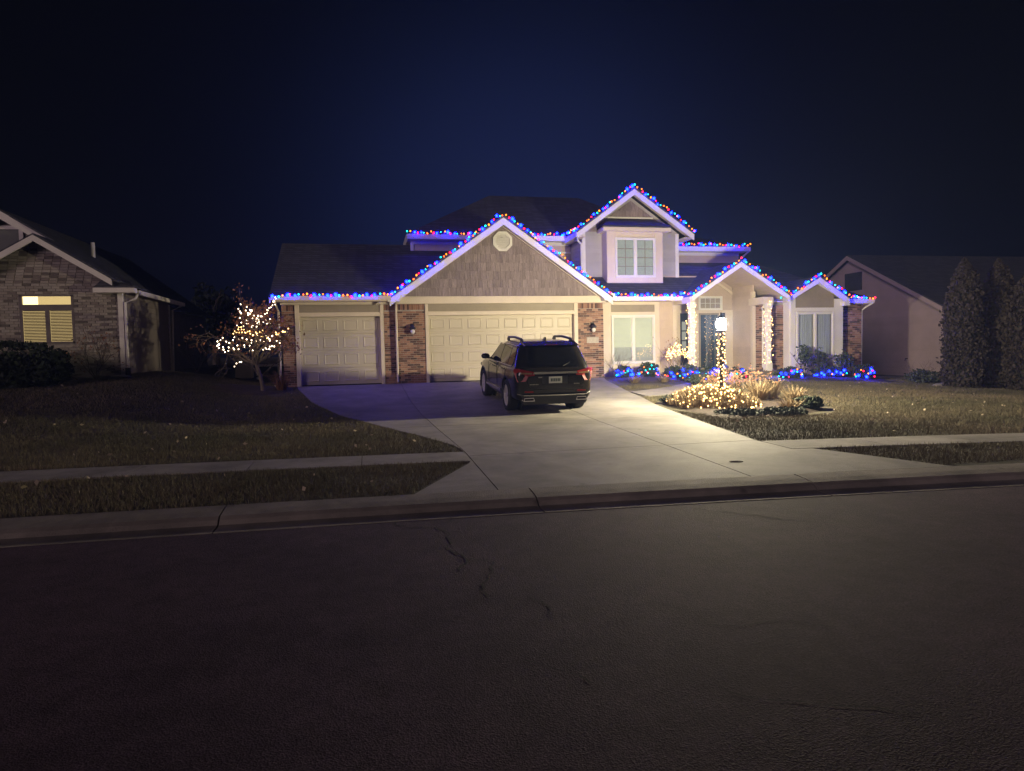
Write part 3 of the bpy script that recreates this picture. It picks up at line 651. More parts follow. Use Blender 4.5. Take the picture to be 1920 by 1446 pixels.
# front window wall
tr = MB(); tr.box(7.78, 8.20, 21.885, 21.932, .70, 3.29).box(9.82, 10.00, 21.885, 21.932, .70, 3.29).box(8.20, 9.82, 21.887, 21.932, 3.19, 3.29).box(8.20, 9.82, 21.887, 21.932, 2.84, 2.94).box(8.20, 9.82, 21.887, 21.932, 1.0, 1.14)
build('wall_trim', tr, M['trim'], house)
build('header_panel', MB().box(8.20, 9.82, 21.905, 21.932, 2.94, 3.19), M['tanpanel'], house)
boards_y(fw_, 8.2, 9.82, .72, 1.0, 21.928, M['siding'], .14)
boards_y(fw_, 10.02, 10.50, .72, 3.29, 21.928, M['siding'], .15)
build('corner_board', MB().box(10.50, 10.63, 21.88, 22.0, .70, 3.29), M['trim'], house)
wn = window(house, 8.27, 9.75, 1.21, 2.77, 21.885, 2, 1, 1, fw=.065, back='blindlit', depth=.04)
build('window_glow', MB().box(8.27, 9.75, 21.997, 22.0, 1.72, 2.77), M['glow'], wn); build('room', MB().box(8.27, 9.75, 21.997, 22.0, 1.21, 1.715), M['curtain'], wn)
build('meeting_rail', MB().box(8.29, 8.95, 21.90, 21.92, 1.70, 1.725).box(9.07, 9.73, 21.90, 21.92, 1.58, 1.605), M['white'], wn)

# porch
PX, PZ, P0, P1, PE = 12.38, 4.55, 10.56, 14.24, 3.40; PS = (PZ - PE) / (PX - P0); PS2 = (PZ - PE) / (P1 - PX)
rf = MB(); plate(rf, [(P0, 20.55, PE + .03), (PX, 20.55, PZ + .03), (PX, 24.3, PZ + .03), (P0, 24.3, PE + .03)], .06); plate(rf, [(PX, 20.55, PZ + .03), (P1, 20.55, PE + .03), (P1, 24.3, PE + .03), (PX, 24.3, PZ + .03)], .06)
build('porch_roof', rf, M['roof'], house)
rk = MB(); rake(rk, (P0, PE), (PX, PZ), .20, 20.565, 20.60); rake(rk, (PX, PZ), (P1, PE), .20, 20.565, 20.60); build('rake_board', rk, M['white'], house)
pc = build('porch_ceiling', MB().add([(P0 + .05, 20.6, PE - .06), (PX, 20.6, PZ - .06), (PX, 22.83, PZ - .06), (P0 + .05, 22.83, PE - .06), (P1 - .05, 20.6, PE - .06), (P1 - .05, 22.83, PE - .06)], [(0, 1, 2, 3), (1, 4, 5, 2)]), M['siding'], house)
for k in range(14):       # ceiling planks, right slope
    f0, f1 = k / 14, (k + 1) / 14 - .006; xa, za = PX + (P1 - .05 - PX) * f0, PZ - .065 + (PE - PZ) * f0; xb, zb = PX + (P1 - .05 - PX) * f1, PZ - .065 + (PE - PZ) * f1
    build('plank', MB().add([(xa, 20.605, za), (xb, 20.605, zb), (xb, 22.82, zb), (xa, 22.82, za), (xa, 20.605, za - .015), (xb, 20.605, zb - .015), (xb, 22.82, zb - .015), (xa, 22.82, za - .015)], [(4, 5, 6, 7), (0, 1, 5, 4), (1, 2, 6, 5), (3, 0, 4, 7)]), M['siding'], pc)
bm_ = MB(); bm_.box(10.52, 10.70, 20.62, 22.8, 3.16, 3.36); bm_.box(13.22, 13.62, 20.62, 21.5, 3.10, 3.34); build('porch_beam', bm_, M['trim'], house)
def column(x, y, z0, z1, name='porch_column'):
    mb = MB(); mb.box(x - .085, x + .085, y - .085, y + .085, z0, z1); mb.box(x - .115, x + .115, y - .115, y + .115, z0, z0 + .30); mb.box(x - .115, x + .115, y - .115, y + .115, z1 - .14, z1 + .01)
    return bevel(build(name, mb, M['white'], house), .012)
column(10.62, 20.72, .79, 3.17); column(13.47, 20.72, .79, 3.11)
build('porch_floor', MB().box(10.3, 14.3, 20.42, 22.83, .45, .80), M['concrete'], house); build('porch_step', MB().box(10.9, 14.0, 20.02, 20.41, .40, .66), M['concrete'], house)
sw = build('porch_side_wall', MB().prism([(21.5, .5), (22.83, .5), (22.83, 3.9), (21.5, 3.9)], 13.37, 13.44, 'x'), M['siding'], house)
boards_x(sw, 21.56, 22.82, .82, 3.78, 13.365, M['siding'], .165)
build('corner_board', MB().box(13.33, 13.45, 21.43, 21.56, .80, 3.6), M['trim'], house)
boards_y(bw_, 10.65, 13.35, 3.55, 4.3, 22.825, M['siding'], .165)
# entry: sidelight, door with storm glass, sidelight, transom
tr = MB(); tr.box(11.02, 11.22, 22.78, 22.83, .80, 3.5).box(11.53, 11.96, 22.78, 22.83, .80, 3.0).box(12.78, 12.84, 22.775, 22.83, .80, 2.92).box(13.05, 13.35, 22.78, 22.83, .80, 3.0).box(11.22, 13.35, 22.782, 22.83, 2.93, 3.03).box(11.22, 11.53, 22.783, 22.83, .80, 1.0)
build('entry_casing', tr, M['trim'], house)
sl_ = build('sidelight', MB().box(11.225, 11.525, 22.80, 22.835, 1.0, 2.93), M['black'], house)
for k in range(3): build('pane', MB().box(11.29, 11.46, 22.79, 22.797, 1.58 + k * .36, 1.90 + k * .36), M['glowside'], sl_)
dr_ = build('front_door', MB().box(11.97, 12.77, 22.80, 22.835, .82, 2.92), mat('door_slate', (.10, .12, .135), .4, .2, 2), house)
build('storm_glass', MB().box(12.03, 12.72, 22.775, 22.782, .90, 2.86), M['doorglass'], dr_)
fr2 = MB(); fr2.box(11.97, 12.03, 22.765, 22.80, .82, 2.92).box(12.72, 12.775, 22.765, 22.80, .82, 2.92).box(12.03, 12.72, 22.767, 22.80, 2.86, 2.92).box(12.03, 12.72, 22.767, 22.80, .82, .90); build('storm_frame', fr2, M['tanpanel'], dr_)
build('handle', MB().box(12.66, 12.70, 22.72, 22.765, 1.80, 1.98), M['black'], dr_)
s2_ = build('sidelight', MB().box(12.845, 13.045, 22.80, 22.835, .9, 2.93), M['black'], house)
build('pane', MB().box(12.88, 13.02, 22.79, 22.797, 1.1, 2.85), M['doorglass'], s2_)
wn = window(house, 12.02, 12.88, 3.08, 3.50, 22.80, 1, 4, 2, fw=.05, back='none', mun=.008); build('lit_hall', MB().box(12.02, 12.88, 22.86, 22.865, 3.08, 3.50), M['dim'], wn)
build('hall_curtain', MB().box(12.03, 12.87, 22.85, 22.855, 3.09, 3.49), M['curtain'], wn)
rk = MB(); rake(rk, (11.2, 3.62), (PX, 4.32), .10, 22.76, 22.80); rake(rk, (PX, 4.32), (13.33, 3.70), .10, 22.76, 22.80); build('rake_moulding', rk, M['trim'], house)

# right gabled bay
BX, BZ, B0, B1, BE0, BE1 = 15.60, 4.06, 14.36, 16.80, 3.38, 3.30
bay = build('bay_wall', MB().prism([(14.62, .45), (16.70, .45), (16.70, 3.36), (15.60, 3.98), (14.62, 3.45)], 21.24, 21.56), M['siding'], house)
rf = MB(); plate(rf, [(B0, 20.82, BE0 + .03), (BX, 20.82, BZ + .03), (BX, 24, BZ + .03), (B0, 24, BE0 + .03)], .05); plate(rf, [(BX, 20.82, BZ + .03), (B1, 20.82, BE1 + .03), (B1, 24, BE1 + .03), (BX, 24, BZ + .03)], .05); build('bay_roof', rf, M['roof'], house)
rk = MB(); rake(rk, (B0, BE0), (BX, BZ), .20, 20.835, 20.87); rake(rk, (BX, BZ), (B1, BE1), .24, 20.835, 20.87); rk.box(16.62, 16.82, 20.84, 21.12, 3.04, 3.2); build('rake_board', rk, M['white'], house)
sf = MB(); plate(sf, [(B0 + .04, 20.87, BE0 - .05), (BX, 20.87, BZ - .05), (BX, 21.12, BZ - .05), (B0 + .04, 21.12, BE0 - .05)], .02); plate(sf, [(BX, 20.87, BZ - .05), (B1 - .04, 20.87, BE1 - .05), (B1 - .04, 21.12, BE1 - .05), (BX, 21.12, BZ - .05)], .02); build('rake_soffit', sf, M['trim'], house)
tr = MB(); tr.box(14.60, 14.80, 21.08, 21.125, .5, 3.40).box(16.36, 16.72, 21.08, 21.125, .5, 3.30).box(14.80, 16.36, 21.082, 21.125, 2.86, 2.99).box(14.80, 16.36, 21.082, 21.125, 1.02, 1.16); rake(tr, (14.62, 3.42), (15.6, 3.99), .13, 21.084, 21.125); rake(tr, (15.6, 3.99), (16.70, 3.40), .13, 21.084, 21.125)
tr.box(14.575, 14.62, 21.12, 21.50, .5, 3.38)
build('wall_trim', tr, M['white'], house)
build('gable_panel', MB().prism([(14.80, 2.99), (16.36, 2.99), (16.36, 3.46), (15.58, 3.86), (14.80, 3.40)], 21.095, 21.122), M['tanpanel'], house)
boards_y(bay, 14.80, 16.36, .5, 1.02, 21.115, M['siding'], .14)
window(house, 14.90, 16.28, 1.25, 2.78, 21.09, 2, 1, 1, fw=.07, back='curtain', depth=.03)
# downspouts
sp = lambda p, m_='white': spout('downspout', p, house, M[m_])
sp([(-2.74, 21.02, 3.36), (-2.72, 21.25, 3.22), (-2.68, 21.50, 3.02), (-2.68, 21.52, .95), (-2.70, 21.48, .82), (-2.82, 21.30, .76)], 'trim')
sp([(.865, 21.20, 3.30), (.865, 21.42, 3.18), (.865, 21.43, .78)], 'trim')
sp([(7.22, 22.50, 5.62), (7.30, 22.68, 5.50), (7.46, 22.78, 5.40), (7.46, 22.79, 4.15)])
sp([(13.66, 21.1, 3.15), (13.66, 21.36, 3.0), (13.72, 21.40, 2.92), (13.72, 21.41, .92), (13.80, 21.36, .84), (14.0, 21.2, .82)])
sp([(18.06, 21.18, 3.16), (17.98, 21.45, 3.02), (17.89, 21.56, 2.9), (17.89, 21.58, .5)])
sp([(14.68, 23.8, 5.4), (14.60, 24.05, 5.25), (14.5, 24.16, 5.1), (14.5, 24.18, 4.95)])
# wall lanterns on the piers and a house-number stone
def lantern(x, y, z):
    mb = MB(); mb.box(x - .06, x + .06, y - .03, y, z - .12, z + .16); mb.tube([(x, y - .03, z + .08), (x, y - .12, z + .12), (x, y - .16, z + .06)], .016, 6)
    mb.lathe((x, y - .16, z), [(.02, .12), (.05, .07), (.10, .02), (.105, -.02), (.06, -.03)], 10)
    o = build('wall_lantern', mb, M['black'], house)
    gl = MB().lathe((x, y - .16, z), [(.03, -.03), (.066, -.06), (.072, -.10), (.05, -.155), (.015, -.175)], 10); build('lantern_glass', gl, M['white'], o)
lantern(1.36, 21.45, 2.45); lantern(7.36, 21.45, 2.42); lantern(-2.42, 21.57, 2.45)
build('number_stone', MB().box(7.16, 7.58, 21.425, 21.452, 1.88, 2.08), mat('number_stone', (.46, .41, .34), .8, .15, 12, .3, 40), house)

# ------------------------------------------------------------------ neighbour on the left
nl = thing('neighbour_house', (-9.5, 24, 1.2), 'pale brick gabled house with a lit window, at the left edge of the picture', 'house')
NB = [300]; NY = 21.0
nw = build('brick_wall', MB().prism([(-15.5, .8), (-6.86, .8), (-6.86, 3.80), (-8.87, 5.06), (-11.0, 3.8), (-15.5, 3.8)], NY + .012, NY + .3), M['palemortar'], nl)
glo = lambda z: -15.5 if z < 3.75 else -8.87 - (5.06 - z) / .61; ghi = lambda z: -6.85 if z < 3.75 else -8.87 + (5.06 - z) / .63
WX0, WX1, WZ0, WZ1 = -9.42, -8.10, 2.16, 3.50
# wall bricks, leaving the window opening free
def nb(lo, hi, z0, z1): bricks(nw, lo, hi, z0, z1, NY, M['palebrick'], NB, bw=.215, bh=.075)
nb(lambda z: -8.08, lambda z: -6.85, 1.13, 3.53); nb(lambda z: -11.2, lambda z: -9.44, 1.13, 3.53); nb(glo, ghi, 3.53, 5.04); nb(lambda z: -9.44, lambda z: -8.08, 1.13, 2.10); nb(lambda z: -15.5, lambda z: -11.2, 1.13, 3.53)
NTR = mat('neighbour_trim', (.74, .69, .66), .6, .1, 2); NSID = mat('neighbour_siding', (.26, .22, .20), .7, .15, 1.5, .1, 40, rnd=.06)
wn = build('window', MB().box(WX0, WX1, NY - .03, NY + .03, 3.18, 3.24).box(WX0 - .02, WX0 + .05, NY - .02, NY + .03, WZ0, WZ1).box(WX1 - .05, WX1 + .02, NY - .02, NY + .03, WZ0, WZ1).box(WX0, WX1, NY - .02, NY + .03, WZ1 - .03, WZ1).box(WX0, WX1, NY - .02, NY + .03, WZ0, WZ0 + .05).box(-8.81, -8.70, NY - .025, NY + .03, WZ0, 3.18).box(WX0, WX1, NY - .024, NY + .03, 3.08, 3.18), mat('window_frame_dark', (.16, .13, .12), .6, .1, 2), nl)
build('transom_glass', MB().box(WX0 + .05, WX1 - .05, NY + .008, NY + .010, 3.24, 3.47), M['glass'], wn)
build('lit_ceiling', MB().box(WX0 + .05, WX1 - .05, NY + .0105, NY + .0115, 3.24, 3.47), M['glowN'], wn)
build('lit_lamp', MB().box(-9.35, -8.98, NY + .0090, NY + .0098, 3.245, 3.465), M['glowlamp'], wn)
for (a, b) in ((WX0 + .05, -8.81), (-8.70, WX1 - .05)):
    build('window_glow', MB().box(a, b, NY + .0105, NY + .0115, WZ0 + .05, 3.08), M['glowN'], wn); build('pane', MB().box(a, b, NY - .010, NY - .008, WZ0 + .05, 3.08), M['glass'], wn)
    bl = MB(); z = WZ0 + .06
    while z < 3.06: bl.add([(a + .01, NY - .004, z), (b - .01, NY - .004, z), (b - .01, NY + .006, z + .030), (a + .01, NY + .006, z + .030)], [(0, 1, 2, 3)]); z += .042
    build('blind_slats', bl, mat('dim_blind', (.20, .13, .06), .7, .1, 3), wn, kind='stuff')
# side walls, gables, roofs
side = build('side_wall', MB().box(-15.4, -6.88, 21.32, 25.6, .7, 3.66).box(-15.4, -7.3, 25.6, 33, .7, 3.5), NSID, nl)
boards_x(side, 21.34, 25.58, 1.1, 3.6, -6.872, NSID, .17, side=1)
build('corner_board', MB().box(-6.95, -6.82, 20.96, 21.06, 1.1, 3.62), NTR, nl); build('corner_board', MB().box(-6.93, -6.83, 25.5, 25.62, 1.0, 3.55), NTR, nl)
rf = MB(); SLN = .635
zr = lambda x: 3.66 + (-6.50 - x) * SLN
plate(rf, [(-8.87, 20.66, zr(-8.87)), (-6.86, 20.66, zr(-6.86)), (-6.86, 22.2, zr(-6.86)), (-8.87, 22.2, zr(-8.87))], .06)
plate(rf, [(-10.4, 22.2, zr(-10.4)), (-6.50, 21.7, 3.66), (-6.50, 25.9, 3.66), (-10.4, 25.9, zr(-10.4))], .06)
plate(rf, [(-11.9, 20.66, 3.30), (-8.87, 20.66, zr(-8.87)), (-8.87, 23, zr(-8.87)), (-11.9, 23, 3.30)], .06)
plate(rf, [(-15.5, 22.2, 3.1), (-10.4, 22.2, zr(-10.4)), (-10.4, 33, zr(-10.4)), (-15.5, 33, 3.1)], .06)
plate(rf, [(-10.4, 25.9, zr(-10.4)), (-6.95, 25.9, 3.5), (-6.95, 33, 3.5), (-10.4, 33, zr(-10.4))], .06)
plate(rf, [(-7.45, 20.72, 3.72), (-6.45, 20.72, 3.72), (-6.45, 21.9, 3.72), (-6.9, 21.9, 3.98), (-7.3, 21.02, 3.98)], .03)
build('roof', rf, M['roof'], nl)
rk = MB(); rake(rk, (-11.7, 3.40), (-8.87, zr(-8.87) - .05), .17, 20.64, 20.69); rake(rk, (-8.87, zr(-8.87) - .05), (-6.98, zr(-6.98) - .05), .17, 20.64, 20.69)
rake(rk, (-14.5, 3.7), (-10.4, zr(-10.4) - .05), .24, 22.16, 22.21); rake(rk, (-10.4, zr(-10.4) - .05), (-8.6, zr(-8.6) - .05), .24, 22.16, 22.21); build('rake_board', rk, NTR, nl)
build('eave_return', MB().box(-7.48, -6.44, 20.70, 21.0, 3.55, 3.68), NTR, nl)
build('gutter', MB().box(-6.50, -6.40, 21.05, 25.9, 3.52, 3.64), NTR, nl)
gw2 = build('upper_gable_wall', MB().prism([(-14.2, 3.8), (-7.0, 3.8), (-10.4, 5.98)], 22.45, 22.6), NSID, nl)
boards_y(gw2, 0, 0, 4.0, 5.8, 22.445, NSID, .17, lo=lambda z: -10.4 - (5.98 - z) / .6, hi=lambda z: -10.4 + (5.98 - z) / .635)
wn = build('window', MB().box(-10.95, -9.86, 22.38, 22.44, 5.55, 5.66).box(-9.97, -9.86, 22.38, 22.44, 4.85, 5.55).box(-10.95, -10.84, 22.38, 22.44, 4.85, 5.55).box(-10.95, -9.86, 22.38, 22.44, 4.75, 4.85), NTR, nl); build('pane', MB().box(-10.84, -9.97, 22.41, 22.42, 4.85, 5.55), mat('dull_pane', (.10, .105, .095), .45, .2, 2), wn)  # opaque rough pane in a dark grey-green
build('vent_pipe', MB().tube([(-8.6, 24.0, 4.9), (-8.6, 24.0, 5.45)], .06, 8), NTR, nl)
spout('downspout', [(-6.45, 21.08, 3.54), (-6.52, 21.06, 3.40), (-6.76, 20.98, 3.28), (-6.76, 20.96, 1.25)], nl, NTR)
spout('downspout', [(-6.48, 25.7, 3.52), (-6.75, 25.6, 3.36), (-6.80, 25.6, 1.2)], nl, NTR)
build('drain_pipe', MB().tube([(-6.76, 20.94, 1.42), (-6.76, 20.92, 1.12)], .07, 8), M['blackplastic'], nl)
def stone(x, y, z, sx, sy, sz, mat_, name, label, cat, group=None):
    mb = MB(); n, k = 10, 6; vs = []; ph = random.uniform(0, 6)
    for i in range(k + 1):
        a = math.pi * i / k
        for j in range(n):
            b = 2 * math.pi * j / n; r = 1 + .12 * math.sin(3 * b + ph + i) + .08 * math.sin(5 * b - ph + 2 * i)
            vs.append((x + sx * math.sin(a) * math.cos(b) * r, y + sy * math.sin(a) * math.sin(b) * r, z + sz * math.cos(a)))
    mb.add(vs, [(i * n + j, (i + 1) * n + j, (i + 1) * n + (j + 1) % n, i * n + (j + 1) % n) for i in range(k) for j in range(n)])
    return build(name, mb, mat_, None, True, label=label, cat=cat, group=group)
for i, (x, lab) in enumerate(((-7.7, 'flat pale splash stone below the neighbour\'s brick wall'), (-6.85, 'flat pale splash stone at the foot of the neighbour\'s downspout'))):
    stone(x, 20.55, float(gz(x, 20.55)) + .03, .28, .16, .05, M['walk'], 'splash_stone', lab, 'stone')

# ------------------------------------------------------------------ neighbour on the right
nr = thing('neighbour_house', (28, 28, .2), 'dim plain house with a long dark roof behind the columnar evergreens at right', 'house')
RS = mat('right_neighbour_siding', (.52, .41, .40), .7, .12, 1.0, .1, 40, rnd=.05)
X0, YF, YB, YM, ZE, ZA = 24.0, 23.6, 35.6, 29.6, 2.98, 6.1
rwall = build('side_wall', MB().prism([(YF, -.6), (YB, -.6), (YB, ZE), (YM, ZA - .1), (YF, ZE)], X0 + .02, 44, 'x'), RS, nr)
z = 0.1
while z < 5.5:
    q_ = max(0, (z + .24 - ZE) / (ZA - ZE)); ya = YF + q_ * (YM - YF); yb = YB - q_ * (YB - YM)
    boards_x(rwall, ya, yb, z, z + .2, X0 + .018, RS, .2); z += .2
rf = MB(); plate(rf, [(X0 - .3, YF - .45, ZE - .1), (44.5, YF - .45, ZE - .1), (44.5, YM, ZA + .06), (X0 - .3, YM, ZA + .06)], .08); plate(rf, [(X0 - .3, YM, ZA + .06), (44.5, YM, ZA + .06), (44.5, YB + .45, ZE - .1), (X0 - .3, YB + .45, ZE - .1)], .08); build('roof', rf, M['roof'], nr)
rk = MB()
for (a, b) in (((YF - .45, ZE - .16), (YM, ZA)), ((YB + .45, ZE - .16), (YM, ZA))): rk.prism([a, b, (b[0], b[1] - .2), (a[0], a[1] - .2)], X0 - .33, X0 - .29, 'x')
build('rake_board', rk, RS, nr)
build('gable_vent', MB().box(X0 - .03, X0 + .0, 28.9, 30.1, 4.35, 5.25), M['dim'], nr)
build('foundation', MB().box(X0 - .02, X0 + .05, YF, YB, -.6, .12), M['walk'], nr)
build('hose_tap', MB().tube([(X0, 26.0, .95), (X0 - .12, 26.0, .95), (X0 - .14, 26.0, .86)], .02, 6), M['black'], nr)
# bench-like metal plant stand by that wall
ps = thing('plant_stand', (22.9, 22.6, .15), 'small dark metal plant stand beside the neighbour\'s wall at right', 'stand'); zb = .12
for (dx, dy) in ((-.2, -.2), (.2, -.2), (-.2, .2), (.2, .2)): build('leg', MB().tube([(22.9 + dx, 22.6 + dy, zb), (22.9 + dx, 22.6 + dy, zb + .62)], .018, 6), M['black'], ps)
build('shelf', MB().box(22.66, 23.14, 22.36, 22.84, zb + .60, zb + .63), M['black'], ps); build('rail', MB().tube([(22.7, 22.4, zb + .3), (23.1, 22.4, zb + .3), (23.1, 22.8, zb + .3), (22.7, 22.8, zb + .3), (22.7, 22.4, zb + .3)], .012, 5), M['black'], ps)

# ------------------------------------------------------------------ lamp post
LX, LY = 8.19, 14.5; LZ = float(gz(LX, LY))
lp = thing('lamp_post', (LX, LY, LZ), 'brightly lit lantern post wrapped in warm lights, in the planting bed', 'lamp post')
build('post', MB().lathe((LX, LY, 0), [(.10, LZ - .1), (.10, LZ + .12), (.055, LZ + .18), (.045, LZ + .25), (.04, 1.95), (.055, 1.97), (.055, 2.0)], 14), M['black'], lp, True)
build('lantern_base', MB().lathe((LX, LY, 2.0), [(.04, 0), (.10, .03), (.105, .05), (.09, .06)], 12), M['black'], lp)
build('globe', MB().lathe((LX, LY, 2.195), [(.03, -.125), (.075, -.11), (.105, -.06), (.118, 0), (.105, .06), (.075, .10), (.03, .12)], 14), M['lampglobe'], lp, True)
build('lantern_cap', MB().lathe((LX, LY, 2.32), [(.10, 0), (.115, .01), (.07, .05), (.03, .09), (.015, .12), (.02, .14), (.005, .16)], 12), M['black'], lp)

# ------------------------------------------------------------------ parked car
M['paint'] = mat('car_paint', (.013, .011, .011), .20, .05, 1, metal=.0, spec=.35, coat=.35)
M['carglass'] = mat('tinted_glass', (.006, .006, .008), .04, 0, 1, spec=.6)
M['chrome'] = mat('chrome', (.55, .55, .56), .18, .05, 2, metal=1.0)
M['tyre'] = mat('tyre_rubber', (.016, .016, .016), .85, .2, 9, .2, 60)
M['alloy'] = mat('alloy_rim', (.60, .58, .55), .35, .1, 3, metal=.1)
M['tail'] = mat('tail_lens', (.22, .008, .010), .35, .2, 6, spec=.25)
M['lens'] = mat('clear_lens', (.20, .13, .06), .3, .3, 30, spec=.4)
M['liner'] = mat('wheel_liner', (.008, .008, .008), .95, .2, 4)
CARLOC = Vector((4.10, 14.62, 0)); CH = R(1.2)
zr_, zf_ = float(gz(4.1, 15.55)), float(gz(4.05, 18.35))
CP = math.atan2(zf_ - zr_, 2.80)
car = bpy.data.objects.new('parked_car', None); COL.objects.link(car)
props(car, 'dark SUV parked on the driveway facing the double garage', 'car')
car.rotation_euler = (CP, 0, CH); car.location = (4.10, 14.62, zr_ - .95 * math.tan(CP))
ORG['parked_car'] = Vector((0, 0, 0))
def cpart(name, mb, m_, parent=None, smooth=False, bev=0, **k):
    o = link(name, mb.mesh(name, m_, smooth), parent or car); props(o, **k)
    if bev: bevel(o, bev, 2)
    return o
# lower body: sections along the length (y from the tail), half sections mirrored
ST = [(.00, .46, 1.00, .70), (.05, .36, 1.045, .86), (.16, .31, 1.07, .925), (.45, .28, 1.085, .945), (1.0, .25, 1.08, .95), (1.7, .24, 1.06, .945), (2.4, .24, 1.045, .945), (3.0, .24, 1.045, .945), (3.5, .24, 1.05, .945), (3.9, .25, 1.03, .94), (4.3, .27, .98, .90), (4.58, .31, .90, .80), (4.70, .42, .80, .66)]
def half(zb, zs, w_):
    h = zs - zb
    return [(0, zb), (w_ * .80, zb), (w_ * .965, zb + .05), (w_ * .985, zb + h * .22), (w_ * .99, zb + h * .45), (w_, zb + h * .62), (w_ * .995, zs - h * .16), (w_ * .955, zs - h * .03), (w_ * .86, zs + .012), (0, zs + .02)]
vs = []; nS = 0
for (y, zb, zs, w_) in ST:
    H_ = half(zb, zs, w_); S = H_ + [(-p[0], p[1]) for p in H_[-2:0:-1]]; nS = len(S); vs += [(p[0], y, p[1]) for p in S]
fs = [(i * nS + j, i * nS + (j + 1) % nS, (i + 1) * nS + (j + 1) % nS, (i + 1) * nS + j) for i in range(len(ST) - 1) for j in range(nS)]
fs += [tuple(range(nS - 1, -1, -1)), tuple((len(ST) - 1) * nS + j for j in range(nS))]
raw = MB().add(vs, fs); tmp = bpy.data.objects.new('tmp_body', raw.mesh('body', M['paint'])); COL.objects.link(tmp)
sb_ = tmp.modifiers.new('s', 'SUBSURF'); sb_.levels = 2; sb_.render_levels = 2
cut = MB(); WR = .372; AXR, AXF = .95, 3.76
for s in (-1, 1):
    for yv in (AXR, AXF):
        P = [(yv + .435 * math.cos(2 * math.pi * k / 28), WR + .01 + .435 * math.sin(2 * math.pi * k / 28)) for k in range(28)]
        cut.prism(P, s * .62, s * 1.2, 'x')
import bmesh
cm = cut.mesh('cut'); b_ = bmesh.new(); b_.from_mesh(cm); bmesh.ops.recalc_face_normals(b_, faces=b_.faces); b_.to_mesh(cm); b_.free()
rm_ = tmp.data; b_ = bmesh.new(); b_.from_mesh(rm_); bmesh.ops.recalc_face_normals(b_, faces=b_.faces); b_.to_mesh(rm_); b_.free()
co = bpy.data.objects.new('tmp_cut', cm); COL.objects.link(co); bo = tmp.modifiers.new('b', 'BOOLEAN'); bo.operation = 'DIFFERENCE'; bo.object = co; bo.solver = 'EXACT'
dg_ = bpy.context.evaluated_depsgraph_get(); bm2 = bpy.data.meshes.new_from_object(tmp.evaluated_get(dg_)); bm2.name = 'body'
bpy.data.objects.remove(tmp); bpy.data.objects.remove(co)
bm2.materials.clear(); bm2.materials.append(M['paint'])
bm2.polygons.foreach_set('use_smooth', [True] * len(bm2.polygons)); bm2.set_sharp_from_angle(angle=R(40))
body = link('body', bm2, car)
# greenhouse: stacked slices (z, y rear, y front, half width)
GS = [(1.04, .10, 3.62, .885), (1.12, .13, 3.42, .865), (1.30, .22, 3.02, .805), (1.46, .31, 2.68, .745), (1.56, .40, 2.42, .70), (1.615, .52, 2.2, .655), (1.645, .72, 2.0, .56), (1.66, 1.0, 1.7, .30)]
gI = lambda z, k: float(np.interp(z, [g[0] for g in GS], [g[k] for g in GS]))
def ringpts(z, ya, yb, w_, n=10):
    rc = min(.20, w_ * .45); P = []
    for (cx_, cy_, a0) in ((w_ - rc, ya + rc, -90), (w_ - rc * .8, yb - rc * 2.2, 0), (-(w_ - rc * .8), yb - rc * 2.2, 90), (-(w_ - rc), ya + rc, 180)):
        for k in range(6):
            a = R(a0 + 90 * k / 5); fy = 1 if a0 in (-90, 180) else 2.2; fx = 1 if a0 in (-90, 180) else .8
            P.append((cx_ + rc * fx * math.cos(a), cy_ + rc * fy * math.sin(a), z))
    return P
vs = []
for g in GS: vs += ringpts(g[0], g[1], g[2], g[3])
k = 24; fs = [(i * k + j, i * k + (j + 1) % k, (i + 1) * k + (j + 1) % k, (i + 1) * k + j) for i in range(len(GS) - 1) for j in range(k)] + [tuple((len(GS) - 1) * k + j for j in range(k))]
cpart('cabin', MB().add(vs, fs), M['paint'], None, True)
def side_glass(s, yb0, yb1, yt0, yt1, z0, z1, name='side_window'):
    mb = MB(); n = 6; vs = []
    for i in range(n + 1):
        f = i / n; z = z0 + (z1 - z0) * f; a = yb0 + (yt0 - yb0) * f; b = yb1 + (yt1 - yb1) * f
        for j in range(5): y = a + (b - a) * j / 4; vs.append((s * (gI(z, 3) + .006), y, z))
    fs = [(i * 5 + j, i * 5 + j + 1, (i + 1) * 5 + j + 1, (i + 1) * 5 + j) for i in range(n) for j in range(4)]
    o = cpart(name, MB().add(vs, fs), M['carglass'], None, True); return o
